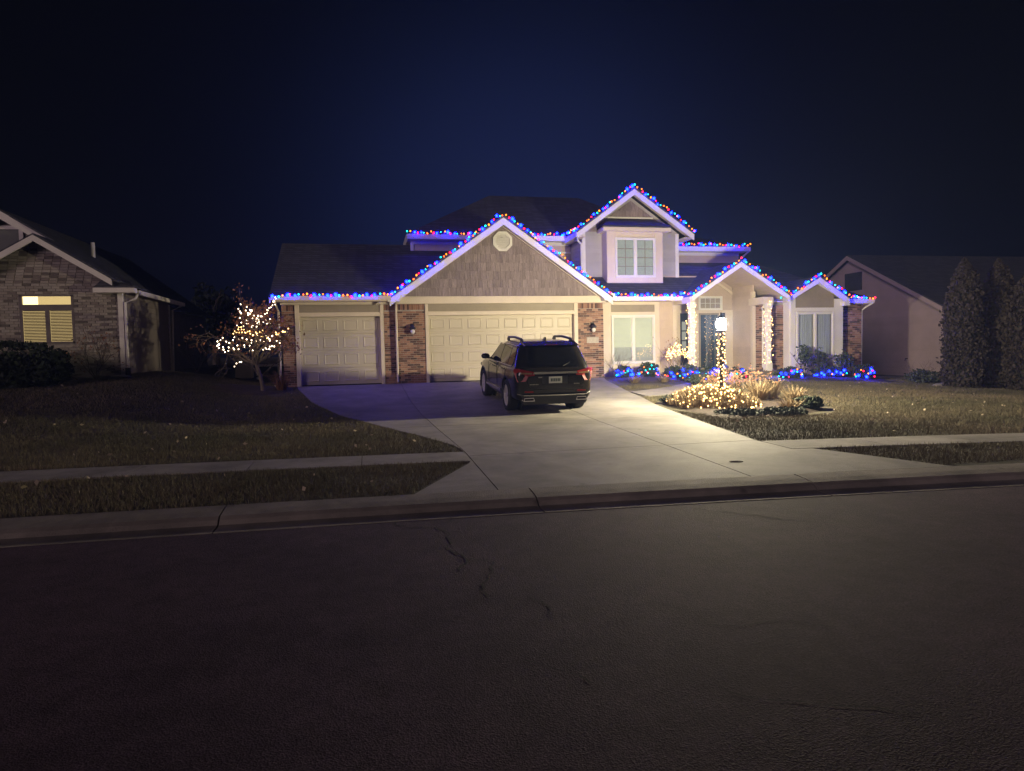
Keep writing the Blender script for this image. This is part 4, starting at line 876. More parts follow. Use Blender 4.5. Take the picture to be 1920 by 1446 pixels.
for s in (-1, 1):
    side_glass(s, .50, .98, .62, 1.02, 1.12, 1.52); side_glass(s, 1.03, 1.88, 1.07, 1.86, 1.11, 1.53); side_glass(s, 1.93, 2.98, 1.91, 2.36, 1.11, 1.53)
    P = [(s * (gI(1.09, 3) + .012), .62, 1.09), (s * (gI(1.09, 3) + .012), 2.0, 1.085), (s * (gI(1.09, 3) + .012), 3.05, 1.085), (s * (gI(1.54, 3) + .012), 2.38, 1.545), (s * (gI(1.55, 3) + .012), 1.5, 1.56), (s * (gI(1.54, 3) + .012), .62, 1.545), (s * (gI(1.3, 3) + .012), .47, 1.30), (s * (gI(1.12, 3) + .012), .50, 1.12), (s * (gI(1.09, 3) + .012), .62, 1.09)]
    cpart('window_trim', MB().tube(P, .011, 6), M['chrome'])
    # roof rail on three feet
    rr = MB(); xr = .60; rr.tube([(s * xr, .62, 1.645), (s * xr, .72, 1.70), (s * xr, 1.4, 1.725), (s * xr, 2.05, 1.70), (s * xr, 2.18, 1.64)], [.022, .028, .030, .028, .020], 8); rr.box(s * xr - .02, s * xr + .02, .66, .80, 1.60, 1.70); rr.box(s * xr - .02, s * xr + .02, 1.98, 2.10, 1.60, 1.69)
    cpart('roof_rail', rr, M['black'])
    for (yh, zh) in ((1.35, .99), (2.35, .975)):
        h_ = cpart('door_handle', MB().tube([(s * .948, yh - .10, zh), (s * .975, yh - .07, zh + .005), (s * .978, yh + .07, zh + .005), (s * .948, yh + .10, zh)], .016, 6), M['chrome'])
    # door seams, sill strip, arch trims
    sm = MB()
    for yy_ in (1.02, 1.95, 2.98): sm.tube([(s * .947, yy_, .42), (s * .952, yy_, .75), (s * .940, yy_, 1.03)], .005, 4)
    cpart('door_seams', sm, M['liner'])
    st = MB(); st.prism([(1.45, .40), (3.28, .40), (3.24, .455), (1.50, .475)], s * .936, s * .957, 'x'); cpart('sill_strip', st, M['chrome'])
    for yv in (AXR, AXF):
        P = [(s * .935, yv + .437 * math.cos(a), WR + .01 + .437 * math.sin(a)) for a in np.linspace(-.35, math.pi + .35, 22)]
        cpart('arch_trim', MB().tube(P, .020, 6), M['blackplastic'])
        ln = MB(); n = 24
        ln.add([(s * .63, yv + .43 * math.cos(2 * math.pi * k / n), WR + .01 + .43 * math.sin(2 * math.pi * k / n)) for k in range(n)], [tuple(range(n))]); cpart('wheel_liner', ln, M['liner'])
    # mirror
    mm = MB(); mm.lathe((0, 0, 0), [(.02, -.10), (.085, -.07), (.10, 0), (.085, .07), (.02, .10)], 10); mo = cpart('mirror', mm, M['paint'], None, True); mo.location = (s * 1.03, 2.95, 1.17); mo.rotation_euler = (0, R(90), 0); mo.scale = (.75, 1.0, 1.15)
    cpart('mirror_arm', MB().box(min(s * .88, s * .98), max(s * .88, s * .98), 2.93, 3.0, 1.10, 1.14), M['blackplastic'])
# windscreen and back glass
def end_glass(front, z0, z1, inset0, inset1, name):
    mb = MB(); n = 7; vs = []
    for i in range(n + 1):
        z = z0 + (z1 - z0) * i / n; w_ = gI(z, 3) - (inset0 + (inset1 - inset0) * i / n)
        for j in range(9):
            x = -w_ + 2 * w_ * j / 8; rc = .20; lim = gI(z, 3) - rc; ov = max(0, abs(x) - lim); bow = rc - math.sqrt(max(0, rc * rc - ov * ov))
            y = (gI(z, 1) - .008 + bow) if not front else (gI(z, 2) + .012 - bow * 2.2)
            vs.append((x, y, z))
    mb.add(vs, [(i * 9 + j, i * 9 + j + 1, (i + 1) * 9 + j + 1, (i + 1) * 9 + j) for i in range(n) for j in range(8)]); return cpart(name, mb, M['carglass'], None, True)
bg_ = end_glass(False, 1.10, 1.555, .045, .05, 'rear_window'); end_glass(True, 1.13, 1.54, .10, .10, 'windscreen')
cpart('wiper', MB().tube([(.22, .10, 1.115), (.34, .145, 1.16), (.46, .19, 1.225)], .009, 5), M['blackplastic'], bg_)
o = cpart('spoiler', MB().prism([(.30, 1.575), (.62, 1.655), (.66, 1.63), (.42, 1.555)], -.64, .64, 'x'), M['paint'], None, False, .012)
cpart('brake_lamp', MB().box(-.16, .16, .325, .34, 1.572, 1.585), M['tail'], o)
cpart('fin_antenna', MB().prism([(.80, 1.655), (1.02, 1.66), (.86, 1.74), (.80, 1.735)], -.02, .02, 'x'), M['paint'])
# tail: lamps, chrome band, plate, bumper
for s in (-1, 1):
    tl = MB(); O = [(.50, .985), (.50, .925), (.64, .91), (.70, .80), (.86, .78), (.93, .99), (.93, 1.045), (.84, 1.06)]
    ybow = lambda x: -.022 + (0 if x < .62 else .30 * (x - .62) ** 1.0 * .55 + 1.1 * max(0, x - .78) ** 1.2)
    n = len(O); vs = [(s * p[0], ybow(p[0]), p[1]) for p in O] + [(s * p[0] * .97, ybow(p[0]) + .10, p[1]) for p in O]
    tl.add(vs, [tuple(range(n)), tuple(range(2 * n - 1, n - 1, -1))] + [(i, (i + 1) % n, n + (i + 1) % n, n + i) for i in range(n)])
    t_o = cpart('tail_lamp', tl, M['tail'], None, False, .012)
    cpart('reverse_lens', MB().add([(s * .55, ybow(.55) - .004, .975), (s * .80, ybow(.80) - .006, .99), (s * .80, ybow(.80) - .006, .95), (s * .56, ybow(.56) - .004, .945)], [(0, 1, 2, 3)]), M['lens'], t_o)
    cpart('reflector', MB().box(min(s * .52, s * .72), max(s * .52, s * .72), -.028, .0, .535, .565), M['tail'])
    ex = MB(); ex.prism([(s * .50, .345), (s * .74, .345), (s * .72, .405), (s * .52, .405)], -.03, .12); cpart('exhaust_tip', ex, M['alloy'], None, False, .01); cpart('exhaust_hole', MB().box(min(s * .515, s * .725), max(s * .515, s * .725), -.034, -.031, .353, .398), M['liner'])
    lt = MB(); x0_ = -.60 if s < 0 else .44
    for k in range(6 if s < 0 else 4): lt.box(x0_ + k * .035, x0_ + k * .035 + .024, -.014, -.006, .705, .722)
    cpart('badge_letters', lt, M['chrome'], None, kind='stuff')
cpart('chrome_band', MB().prism([(-.52, .955), (.52, .955), (.50, .99), (-.50, .99)], -.030, .02), M['chrome'], None, False, .008)
cpart('tailgate_seam', MB().tube([(-.66, -.004, .90), (-.62, -.008, .66), (-.55, -.010, .60), (.55, -.010, .60), (.62, -.008, .66), (.66, -.004, .90)], .006, 4), M['liner'])
cpart('plate_recess', MB().box(-.30, .30, -.010, .03, .72, .90), M['blackplastic'], None, False, .01)
pl = cpart('licence_plate', MB().box(-.155, .155, -.026, -.012, .735, .885), mat('plate_white', (.55, .58, .50), .4, .1, 9))
lt = MB()
for k, wdt in enumerate((.030, .028, .030, .026, .030, .028)): lt.box(-.115 + k * .040, -.115 + k * .040 + wdt, -.029, -.0265, .775, .845)
cpart('plate_characters', lt, mat('plate_ink', (.05, .08, .06), .5, .1, 9), pl, kind='stuff')
cpart('bumper_strip', MB().tube([(-.86, .10, .50), (-.74, -.02, .475), (-.40, -.045, .47), (.40, -.045, .47), (.74, -.02, .475), (.86, .10, .50)], .020, 8), M['chrome'])
cpart('lower_bumper', MB().prism([(-.70, .29), (.70, .29), (.76, .45), (-.76, .45)], -.012, .25), M['blackplastic'], None, False, .03)
cpart('rear_emblem', MB().box(-.40, -.31, -.012, -.004, .86, .885), M['chrome'])
for s in (-1, 1):
    hl = MB(); hl.box(min(s * .52, s * .86), max(s * .52, s * .86), 4.44, 4.60, .78, .88); cpart('headlamp', hl, M['carglass'], None, False, .03)
cpart('grille', MB().box(-.42, .42, 4.66, 4.72, .52, .78), M['blackplastic'], None, False, .02)
cpart('underbody', MB().box(-.62, .62, .35, 4.4, .22, .5), M['liner'])
# wheels: tyre and multi-spoke rim
def wheel(s, yv):
    P = [(.255, -.11), (.30, -.125), (.355, -.115), (WR, -.08), (WR, .08), (.355, .115), (.30, .125), (.255, .11), (.255, -.11)]
    mb = MB(); n = 32; vs = []
    for (r, x) in P:
        for k in range(n): a = 2 * math.pi * k / n; vs.append((x, r * math.cos(a), r * math.sin(a)))
    mb.add(vs, [(i * n + k, i * n + (k + 1) % n, (i + 1) * n + (k + 1) % n, (i + 1) * n + k) for i in range(len(P) - 1) for k in range(n)])
    wo = cpart('wheel', mb, M['tyre'], None, True); wo.location = (s * .825, yv, WR)
    rm = MB(); vs = []
    for (r, x) in ((.258, .10), (.25, .105), (.232, .085), (.225, -.08)):
        for k in range(n): a = 2 * math.pi * k / n; vs.append((s * x, r * math.cos(a), r * math.sin(a)))
    rm.add(vs, [(i * n + k, i * n + (k + 1) % n, (i + 1) * n + (k + 1) % n, (i + 1) * n + k) for i in range(3) for k in range(n)])
    for k in range(5):
        for da in (-.20, .20):
            a = 2 * math.pi * k / 5 + da; a0 = 2 * math.pi * k / 5 + da * .3; c, sn = math.cos(a), math.sin(a); t_x, t_y = -sn * .013, c * .013
            q0 = (.05 * math.cos(a0), .05 * math.sin(a0)); q1 = (.236 * c, .236 * sn)
            rm.add([(s * .085, q0[0] - t_x, q0[1] - t_y), (s * .085, q0[0] + t_x, q0[1] + t_y), (s * .095, q1[0] + t_x, q1[1] + t_y), (s * .095, q1[0] - t_x, q1[1] - t_y), (s * .05, q0[0] - t_x, q0[1] - t_y), (s * .05, q0[0] + t_x, q0[1] + t_y), (s * .06, q1[0] + t_x, q1[1] + t_y), (s * .06, q1[0] - t_x, q1[1] - t_y)], [(0, 1, 2, 3), (0, 4, 5, 1), (1, 5, 6, 2), (2, 6, 7, 3), (3, 7, 4, 0)])
    hb = [(s * .092, .055 * math.cos(2 * math.pi * k / 12), .055 * math.sin(2 * math.pi * k / 12)) for k in range(12)]; rm.add(hb, [tuple(range(12))])
    ro_ = link('rim', rm.mesh('rim', M['alloy']), wo); ro_.location = (0, 0, 0)
    bk = [(s * .02, .235 * math.cos(2 * math.pi * k / 24), .235 * math.sin(2 * math.pi * k / 24)) for k in range(24)]; dk = link('brake_disc', MB().add(bk, [tuple(range(24))]).mesh('brake_disc', M['liner']), wo); dk.location = (0, 0, 0)
for s in (-1, 1):
    for yv in (AXR, AXF): wheel(s, yv)

# ------------------------------------------------------------------ strings of lights
def bulb_mesh(name, r, l, m_):
    prof = [(r * .35, -l * .5), (r, -l * .1), (r * .75, .3 * l), (r * .1, .52 * l)]
    return MB().lathe((0, 0, 0), prof, 5).mesh(name, m_, True)
BM = {k: bulb_mesh('bulb', {'blue': .054, 'teal': .032}.get(k, .027), .11 if k == 'blue' else .062, v) for k, v in BULB.items() if k not in ('warm', 'white')}; BMT = bulb_mesh('bulb', .0145, .034, BULB['white']); BMW = bulb_mesh('bulb', .0155, .036, BULB['warm'])  # blue bulbs oversized, their halo put into the shape
SEQ = ['blue', 'teal', 'amber', 'blue', 'red', 'blue', 'teal', 'orange', 'amber', 'red']
def resample(P, d):
    P = [Vector(p) for p in P]; out_ = []; acc = 0.0; out_.append(P[0].copy())
    for a, b in zip(P[:-1], P[1:]):
        L = (b - a).length; t = d - acc
        while t <= L: out_.append(a.lerp(b, t / L)); t += d
        acc = (acc + L) % d if L else acc
        acc = L - (t - d) if t - d >= 0 else acc + 0
    return out_
def light_string(P, label, group, d=.118, jit=.018, warm=False, cordr=.006, start=0, cordm=None, shuffle=False):
    pts = resample(P, d); pts = [p + Vector((0, 0, 0 if warm else -.022 * abs(math.sin(k_ * .55)) + .012 * math.sin(k_ * .23))) + Vector((random.gauss(0, jit), random.gauss(0, jit * .6), random.gauss(0, jit * 1.3))) for k_, p in enumerate(pts)]
    mb = MB(); mb.tube([p - Vector((0, -.01, .03)) for p in pts], cordr, 4); o = build('light_string', mb, cordm or M['cord'], None); props(o, label, 'light string', group)
    for i, p in enumerate(pts):
        me = (BMT if 'small tree' in label else BMW) if warm else BM[random.choice(SEQ) if shuffle else SEQ[(i + start) % 10]]
        b = link('bulb', me, o, p); b.scale = (random.uniform(.72, 1.12),) * 3; b.rotation_euler = (random.uniform(-.7, .7) + (math.pi if warm and random.random() < .5 else 0), random.uniform(-.7, .7), random.uniform(0, 6))
    return o
RG = 'coloured light strings along the rooflines'
light_string([(-2.72, 20.93, 3.50), (-1.2, 20.93, 3.485), (.72, 20.93, 3.50)], 'coloured lights along the gutter of the small single garage', RG)
light_string([(.72, 20.99, 3.53), (4.31, 20.99, 6.07), (7.90, 20.99, 3.52)], 'coloured lights outlining the wide gable over the double garage', RG)
light_string([(1.42, 23.70, 5.91), (4.2, 23.70, 5.91)], 'coloured lights on the upper eave left of the garage gable', RG, start=1)
light_string([(5.9, 23.70, 5.90), (7.05, 23.68, 5.90), (7.15, 23.2, 5.90), (7.16, 22.33, 5.88), (9.32, 22.33, 7.44), (11.62, 22.33, 5.86), (11.72, 22.8, 5.86)], 'coloured lights outlining the upstairs dormer gable and its eave', RG, start=2)
light_string([(11.72, 23.71, 5.62), (14.74, 23.71, 5.62)], 'coloured lights on the upper eave right of the dormer', RG, start=3)
light_string([(7.96, 21.14, 3.50), (9.2, 21.14, 3.45), (10.50, 21.12, 3.50), (10.56, 20.52, 3.46), (12.38, 20.52, 4.65), (14.26, 20.52, 3.42)], 'coloured lights from the front window eave over the porch gable', RG, start=4)
light_string([(14.10, 20.9, 3.36), (14.36, 20.80, 3.42), (15.60, 20.79, 4.15), (16.82, 20.79, 3.37), (17.5, 21.08, 3.33), (18.15, 21.08, 3.33)], 'coloured lights on the small gable over the right bay window', RG, start=1)
def helix(cx, cy, hw, z0, z1, turns):
    P = []; n = int(turns * 12)
    for i in range(n + 1):
        a = 2 * math.pi * i / 12; P.append((cx + hw * math.cos(a), cy + hw * math.sin(a), z0 + (z1 - z0) * i / n))
    return P
WC = mat('clear_cord', (.35, .30, .2), .6, .1, 5)
light_string(helix(10.62, 20.72, .135, 1.06, 3.2, 13), 'warm white lights spiralling round the porch column left of the door', 'warm light strings', .12, .03, True, .005, cordm=WC)
light_string(helix(13.47, 20.72, .135, 1.02, 3.25, 13), 'warm white lights spiralling round the right porch column by brick', 'warm light strings', .12, .03, True, .005, cordm=WC)
light_string(helix(LX, LY, .085, LZ + .2, 1.98, 17), 'warm white lights spiralling up the lamp post', 'warm light strings', .10, .016, True, .005, cordm=WC)

# ------------------------------------------------------------------ plants
def quads(C, size, rng, flat=0.0, asp=.6):
    n = len(C); a = rng.normal(size=(n, 3)); a[:, 2] *= (1 - flat); a /= np.linalg.norm(a, axis=1)[:, None]
    b = rng.normal(size=(n, 3)); b -= (b * a).sum(1)[:, None] * a; b /= np.linalg.norm(b, axis=1)[:, None]
    s = (size * rng.uniform(.6, 1.3, n))[:, None]; a = a * s; b = b * s * asp
    V = np.stack([C - a, C - .2 * a + b, C + a, C - .2 * a - b], 1).reshape(-1, 3)
    return V, np.arange(4 * n).reshape(n, 4)
def shell(c, r, n, rng, lump=.18, fill=.35):
    """points through an uneven ellipsoid, denser towards its skin"""
    d = rng.normal(size=(n, 3)); d /= np.linalg.norm(d, axis=1)[:, None]
    ph = rng.uniform(0, 6, 4); k = 1 + lump * (np.sin(4 * d[:, 0] + ph[0]) * np.sin(5 * d[:, 1] + ph[1]) + .6 * np.sin(7 * d[:, 2] + ph[2] + 5 * d[:, 0]))
    rad = (1 - fill * rng.random(n) ** 1.5) * k
    return np.asarray(c) + d * rad[:, None] * np.asarray(r)
def branchy(base, h, spread, rng, n=5, depth=3, r0=.02, lean=(0, 0)):
    mb = MB(); tips = []
    def grow(p, d, L, r, lev):
        q = p + d * L * .5 + Vector(rng.normal(size=3) * L * .06); e = p + d * L + Vector(rng.normal(size=3) * L * .05)
        mb.tube([p, q, e], [r, r * .8, r * .6], 5, False)
        if lev == 0: tips.append(e); return
        for k in range(int(rng.integers(2, 4))):
            nd = (d + Vector(rng.normal(size=3) * .45) + Vector((0, 0, .12))).normalized(); grow(e if k else q, nd, L * rng.uniform(.6, .85), r * .6, lev - 1)
    for k in range(n):
        a = 2 * math.pi * (k + rng.random()) / n; d = Vector((math.cos(a) * spread + lean[0], math.sin(a) * spread + lean[1], 1)).normalized()
        grow(Vector(base), d, h * .42, r0, depth)
    return mb, tips
def shrub(name, x, y, r, h, label, m_, n=900, size=.05, group=None, z=None):
    z0 = float(gz(x, y)) if z is None else z; rng = np.random.default_rng(int(abs(x * 977 + y * 131)))
    t = thing(name, (x, y, z0), label, 'shrub', group)
    mb, tips = branchy((x, y, z0 - .03), h * .9, .7, rng, 5, 1, .014); build('stems', mb, M['darkbark'], t)
    C = shell((x, y, z0 + h * .5), (r, r * .9, h * .52), n, rng); C = C[C[:, 2] > z0 + .01]; V, F = quads(C, size, rng); npmesh('foliage', V, F, m_, t); return t
def bare_shrub(x, y, h, label, r0=.014, spread=.6, depth=3, m_=None, leaves=0, n=6, group=None):
    z0 = float(gz(x, y)); rng = np.random.default_rng(int(abs(x * 613 + y * 71)))
    t = thing('bare_shrub', (x, y, z0), label, 'shrub', group); mb, tips = branchy((x, y, z0 - .03), h, spread, rng, n, depth, r0); build('stems', mb, m_ or M['darkbark'], t)
    if leaves:
        C = np.array([list(p) for p in tips]); C = np.repeat(C, leaves, 0) + rng.normal(size=(len(C) * leaves, 3)) * .05; V, F = quads(C, .03, rng); npmesh('leaves', V, F, M['dryleaf'], t)
    return t
def tuft(name, x, y, h, r, n, label, m_=None, cat='ornamental grass', group=None):
    z0 = float(gz(x, y)); rng = np.random.default_rng(int(abs(x * 401 + y * 37))); V = []; F = []
    for i in range(n):
        a = rng.uniform(0, 2 * np.pi); rr = rng.random() ** .6 * r; L = h * rng.uniform(.55, 1.1); bend = rng.uniform(.15, .75)
        bx, by = x + .35 * rr * math.cos(a), y + .35 * rr * math.sin(a); w_ = rng.uniform(.006, .012); o = len(V); sx, sy = -math.sin(a) * w_, math.cos(a) * w_
        for k in range(4):
            f = k / 3; ox = rr * f * .5 + L * bend * f * f * .6; zz = z0 + L * (f - .35 * bend * f * f); ww = 1 - .8 * f
            V += [(bx + math.cos(a) * ox + sx * ww, by + math.sin(a) * ox + sy * ww, zz), (bx + math.cos(a) * ox - sx * ww, by + math.sin(a) * ox - sy * ww, zz)]
        F += [(o + 2 * k, o + 2 * k + 1, o + 2 * k + 3, o + 2 * k + 2) for k in range(3)]
    t = thing(name, (x, y, z0), label, cat, group); npmesh('blades', np.array(V), np.array(F), m_ or M['dried'], t); return t

# mulch beds
def bed(pts, label, lift=.03):
    mb = MB(); c = np.mean(pts, 0); n = 40; P = []
    pts = np.array(pts, float); L = len(pts)
    for i in range(n):
        f = i / n * L; k = int(f); u = f - k; p0, p1, p2, p3 = pts[(k - 1) % L], pts[k % L], pts[(k + 1) % L], pts[(k + 2) % L]
        q = .5 * ((2 * p1) + (-p0 + p2) * u + (2 * p0 - 5 * p1 + 4 * p2 - p3) * u * u + (-p0 + 3 * p1 - 3 * p2 + p3) * u ** 3); P.append(q)
    vs = []; fs = []; rings = 5
    for r in range(rings):
        s = 1 - r / rings
        for q in P: w_ = c + (q - c) * s; vs.append((w_[0], w_[1], float(gz(*w_)) + lift * (1 - s ** 3) + .002 + (-.05 if r == 0 else 0)))
    vs.append((c[0], c[1], float(gz(*c)) + lift))
    for r in range(rings - 1):
        for i in range(n): fs.append((r * n + i, r * n + (i + 1) % n, (r + 1) * n + (i + 1) % n, (r + 1) * n + i))
    for i in range(n): fs.append(((rings - 1) * n + i, (rings - 1) * n + (i + 1) % n, len(vs) - 1))
    mb.add(vs, fs); return build('mulch_bed', mb, M['mulch'], None, True, label=label, kind='structure')
bed([(6.9, 12.3), (8.3, 12.35), (9.8, 12.9), (10.6, 14.0), (10.6, 15.6), (9.6, 16.9), (7.55, 16.75), (7.12, 15.0)], 'mulched island bed round the lamp post', .07)
bed([(7.75, 19.9), (9.2, 19.7), (10.25, 20.1), (10.35, 21.4), (9.9, 21.9), (7.9, 21.9)], 'dark mulch bed under the front window', .05)
bed([(12.6, 19.3), (15, 19.2), (17.6, 19.8), (18.4, 21.2), (17.6, 21.45), (14.5, 21.0), (14.4, 20.3)], 'mulch bed along the right bay window', .05)
bed([(-4.6, 20.2), (-3.4, 19.7), (-2.35, 20.2), (-2.25, 21.3), (-3.2, 21.8), (-4.4, 21.3)], 'mulch ring round the lit tree', .06)

# small ornamental tree beside the garage, with dry leaves and garlands of lights
TX, TY = -3.10, 20.35; TZ = float(gz(TX, TY)); rng = np.random.default_rng(5)
tr_ = thing('ornamental_tree', (TX, TY, TZ), 'small spreading tree with rusty dry leaves and white lights beside the single garage', 'tree')
mb = MB(); tips = []
def limb(p, d, L, r, lev, rng):
    n = 4; P = [p]; Rr = [r]; dd = d.copy(); q = p.copy()
    for i in range(n):
        dd = (dd + Vector(rng.normal(size=3) * .13) + Vector((0, 0, .03 if lev > 1 else -.02))).normalized(); q = q + dd * L / n; P.append(q.copy()); Rr.append(r * (1 - .45 * (i + 1) / n))
    mb.tube(P, Rr, 7 if lev > 1 else 5, False)
    if lev == 0: tips.append((P[2], dd)); tips.append((P[-1], dd)); return
    for k in range(3 if lev > 1 else 3):
        s = P[-1] if k == 0 else P[2 + (k % 2)]; nd = (dd * .8 + Vector(rng.normal(size=3)) * .55); nd.z *= .75
        limb(s, nd.normalized(), L * rng.uniform(.58, .84), r * .55, lev - 1, rng)
base = Vector((TX + .06, TY, TZ - .05)); fork = Vector((TX - .10, TY, TZ + .82))
mb.tube([base, Vector((TX + .05, TY, TZ + .2)), Vector((TX - .01, TY + .01, TZ + .5)), fork], [.075, .060, .052, .050], 9, False)
for (dx, dy, dz, L) in ((-.9, .1, .75, .85), (-.55, -.4, .9, .8), (.05, .15, 1, .85), (.6, -.2, .85, .8), (.85, .35, .7, .7), (-.25, .5, .95, .8), (-1.0, -.2, .45, .8), (1.0, -.1, .5, .65), (.3, -.5, .9, .8)):
    limb(fork, Vector((dx, dy, dz)).normalized(), L * 1.08, .045, 3, rng)
build('trunk', mb, M['bark'], tr_, True)
C = np.array([list(p[0]) for p in tips]); keep = C[:, 2] > TZ + 1.15; C = C[keep]
C = np.repeat(C, 9, 0) + rng.normal(size=(len(C) * 9, 3)) * np.array([.11, .11, .08]); C = C[rng.random(len(C)) < .35 + .6 * (C[:, 2] > TZ + 1.9)]
V, F = quads(C, .048, rng); npmesh('crown', V, F, M['dryleaf'], tr_)
def tp(u, v, y=20.05): return (-4.51 + (u - 380) * .0142, y, 2.72 - (v - 600) * .0146)
GAR = [([(443, 572), (447, 590), (453, 598), (465, 590), (470, 583), (480, 600), (492, 594), (500, 586), (512, 572), (518, 560), (514, 568)], 'highest garland of white lights dipping across the small tree'),
       ([(455, 577), (462, 583), (468, 592), (480, 598), (487, 603)], 'short garland of white lights in the top of the small tree'),
       ([(446, 614), (452, 607), (457, 604), (470, 613), (482, 614), (488, 608), (500, 606), (506, 602)], 'second garland of white lights from the top of the small tree'),
       ([(437, 629), (444, 618), (452, 622), (462, 624), (470, 630), (480, 627), (488, 625), (495, 634), (505, 628), (520, 630), (530, 626), (538, 624)], 'middle garland of white lights reaching from tree to garage corner'),
       ([(401, 648), (412, 643), (422, 640), (434, 638), (447, 636), (458, 641), (470, 640), (482, 642), (492, 634), (506, 637), (515, 630)], 'long garland of white lights to the left side of the small tree'),
       ([(405, 650), (415, 656), (425, 660), (434, 653), (444, 656), (455, 654), (465, 659), (476, 657), (488, 655), (500, 657), (508, 650), (526, 647)], 'lowest garland of white lights across the small tree')]
for g, lab in GAR: light_string([tp(u, v, 20.05 + .25 * math.sin(u * .13 + v)) for u, v in g], lab, 'white light garlands in the small tree', .078, .035, True, .004, cordm=WC)
light_string([tp(435, 690), tp(440, 685), tp(448, 680), tp(451, 686)], 'loose end of white lights hanging low left of the small tree', 'white light garlands in the small tree', .09, .015, True, .004, cordm=WC)
tuft('ornamental_grass', -2.55, 20.55, .62, .35, 160, 'tuft of dry reddish grass at the foot of the garage corner', M['dryleaf'])
bare_shrub(-2.75, 20.9, .8, 'thin bare shrub behind the grass tuft at the garage corner', .008, .5, 2)

# bare and evergreen shrubs by the neighbour on the left
hd = thing('clipped_hedge', (-9.6, 19.6, 1.1), 'large dark clipped hedge in front of the neighbour\'s lit window', 'hedge'); rng = np.random.default_rng(3)
C = []; n = 5200
u = rng.random((n, 3)); f = rng.integers(0, 3, n); P = np.stack([-12.2 + 4.2 * u[:, 0], 18.7 + 1.7 * u[:, 1], 1.05 + 1.10 * u[:, 2]], 1)
P[f == 0, 2] = 2.12 + rng.normal(size=(f == 0).sum()) * .03; P[f == 1, 1] = 18.72 + rng.normal(size=(f == 1).sum()) * .04; P[f == 2, 0] = -8.05 + rng.normal(size=(f == 2).sum()) * .05
e = np.clip((P[:, 0] + 8.7) / .65, 0, 1); P[:, 2] -= e ** 2 * .30 * (P[:, 2] > 1.6); P[:, 0] -= .15 * (P[:, 2] > 2.0)
V, F = quads(P, .07, rng); npmesh('foliage', V, F, M['hedge'], hd)
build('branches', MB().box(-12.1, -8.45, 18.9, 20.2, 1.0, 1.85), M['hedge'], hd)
bare_shrub(-7.35, 20.3, 1.25, 'leafless twiggy shrub against the neighbour\'s brick corner', .016, .45, 3, leaves=2)
bare_shrub(-5.9, 25.0, 1.3, 'bare many-stemmed shrub beyond the neighbour\'s side wall', .014, .6, 3, M['bark'])
bare_shrub(-5.2, 26.2, 1.2, 'bare shrub near the green utility cabinet', .012, .6, 3, M['bark'])
uc = thing('utility_cabinet', (-4.35, 25.2, .75), 'grey utility cabinet on the grass behind the small tree', 'cabinet'); z0 = float(gz(-4.35, 25.2))
o = build('body', MB().box(-4.65, -4.1, 25.0, 25.5, z0, z0 + .72), M['sidinggrey'], uc); bevel(o, .03); build('lid', MB().box(-4.68, -4.07, 24.97, 25.53, z0 + .72, z0 + .77), M['sidinggrey'], uc)
fn = thing('fence', (-3.4, 26.0, .75), 'low rail fence between the tree and the garage wall', 'fence')
for x in (-4.05, -3.3, -2.7): build('post', MB().box(x - .04, x + .04, 25.96, 26.04, .7, 1.42), M['white'], fn)
build('rail', MB().box(-4.1, -2.62, 25.93, 25.96, 1.30, 1.38), M['white'], fn); build('rail', MB().box(-4.1, -2.62, 25.93, 25.96, .92, .98), M['dim'], fn)

# plants with coloured lights along the front
def lit_bush(x, y, r, h, n, label, slabel, m_='evergreen', nb=2):
    shrub('evergreen_shrub', x, y, r, h, label, M[m_], int(900 * r / .3), .045)
    z0 = float(gz(x, y)); rng = np.random.default_rng(int(x * 100)); P = []
    for i in range(n):
        a = math.pi * (1.02 + .96 * ((i * .382) % 1)); e = rng.uniform(.15, 1.0); P.append((x + r * 1.02 * math.cos(a) * math.sqrt(1 - e * e * .5), y + r * .95 * math.sin(a) * math.sqrt(1 - e * e * .4), z0 + h * (.1 + .85 * e) * (1 - .25 * abs(math.cos(a)))))
    P.sort(key=lambda p: p[0])
    light_string(P, slabel, 'coloured light strings on the shrubs', 9.9, 0, False, .004) if False else string_pts(P, slabel, nb=nb)
def string_pts(P, label, warm=False, group=None, nb=2):
    mb = MB(); mb.tube([Vector(p) + Vector((0, .02, -.02)) for p in P], .004, 4); o = build('light_string', mb, WC if warm else M['cord'], None); props(o, label, 'light string', group or ('warm light strings' if warm else 'coloured light strings on the shrubs'))
    for i, p in enumerate(P):
        b = link('bulb', BMW if warm else BM[random.choice(SEQ + ['blue'] * nb)], o, p); b.rotation_euler = (random.uniform(-1, 1), random.uniform(-1, 1), random.uniform(0, 6)); 
        if not warm: b.scale = (.85, .85, .85)
lit_bush(8.28, 20.95, .30, .42, 13, 'small evergreen shrub under the left half of the front window', 'coloured lights on the shrub under the left half of the front window')
lit_bush(9.15, 21.0, .34, .50, 15, 'small evergreen shrub under the right half of the front window', 'coloured lights on the shrub under the right half of the front window')
lit_bush(9.85, 20.55, .30, .40, 8, 'low evergreen shrub at the corner right of the front window', 'coloured lights on the low shrub at the front window corner')
lit_bush(10.12, 19.9, .36, .52, 15, 'evergreen shrub below the small tree of warm lights', 'blue-heavy coloured lights on the shrub below the warm-lit plant')
lit_bush(10.95, 19.95, .30, .42, 12, 'evergreen shrub at the foot of the left porch column', 'coloured lights on the shrub at the foot of the left porch column')
lit_bush(11.9, 20.0, .30, .38, 11, 'evergreen shrub before the front door', 'coloured lights on the shrub before the front door')
lit_bush(13.75, 19.9, .42, .36, 16, 'low evergreen shrub at the foot of the right porch column', 'coloured lights on the shrub at the foot of the right porch column')
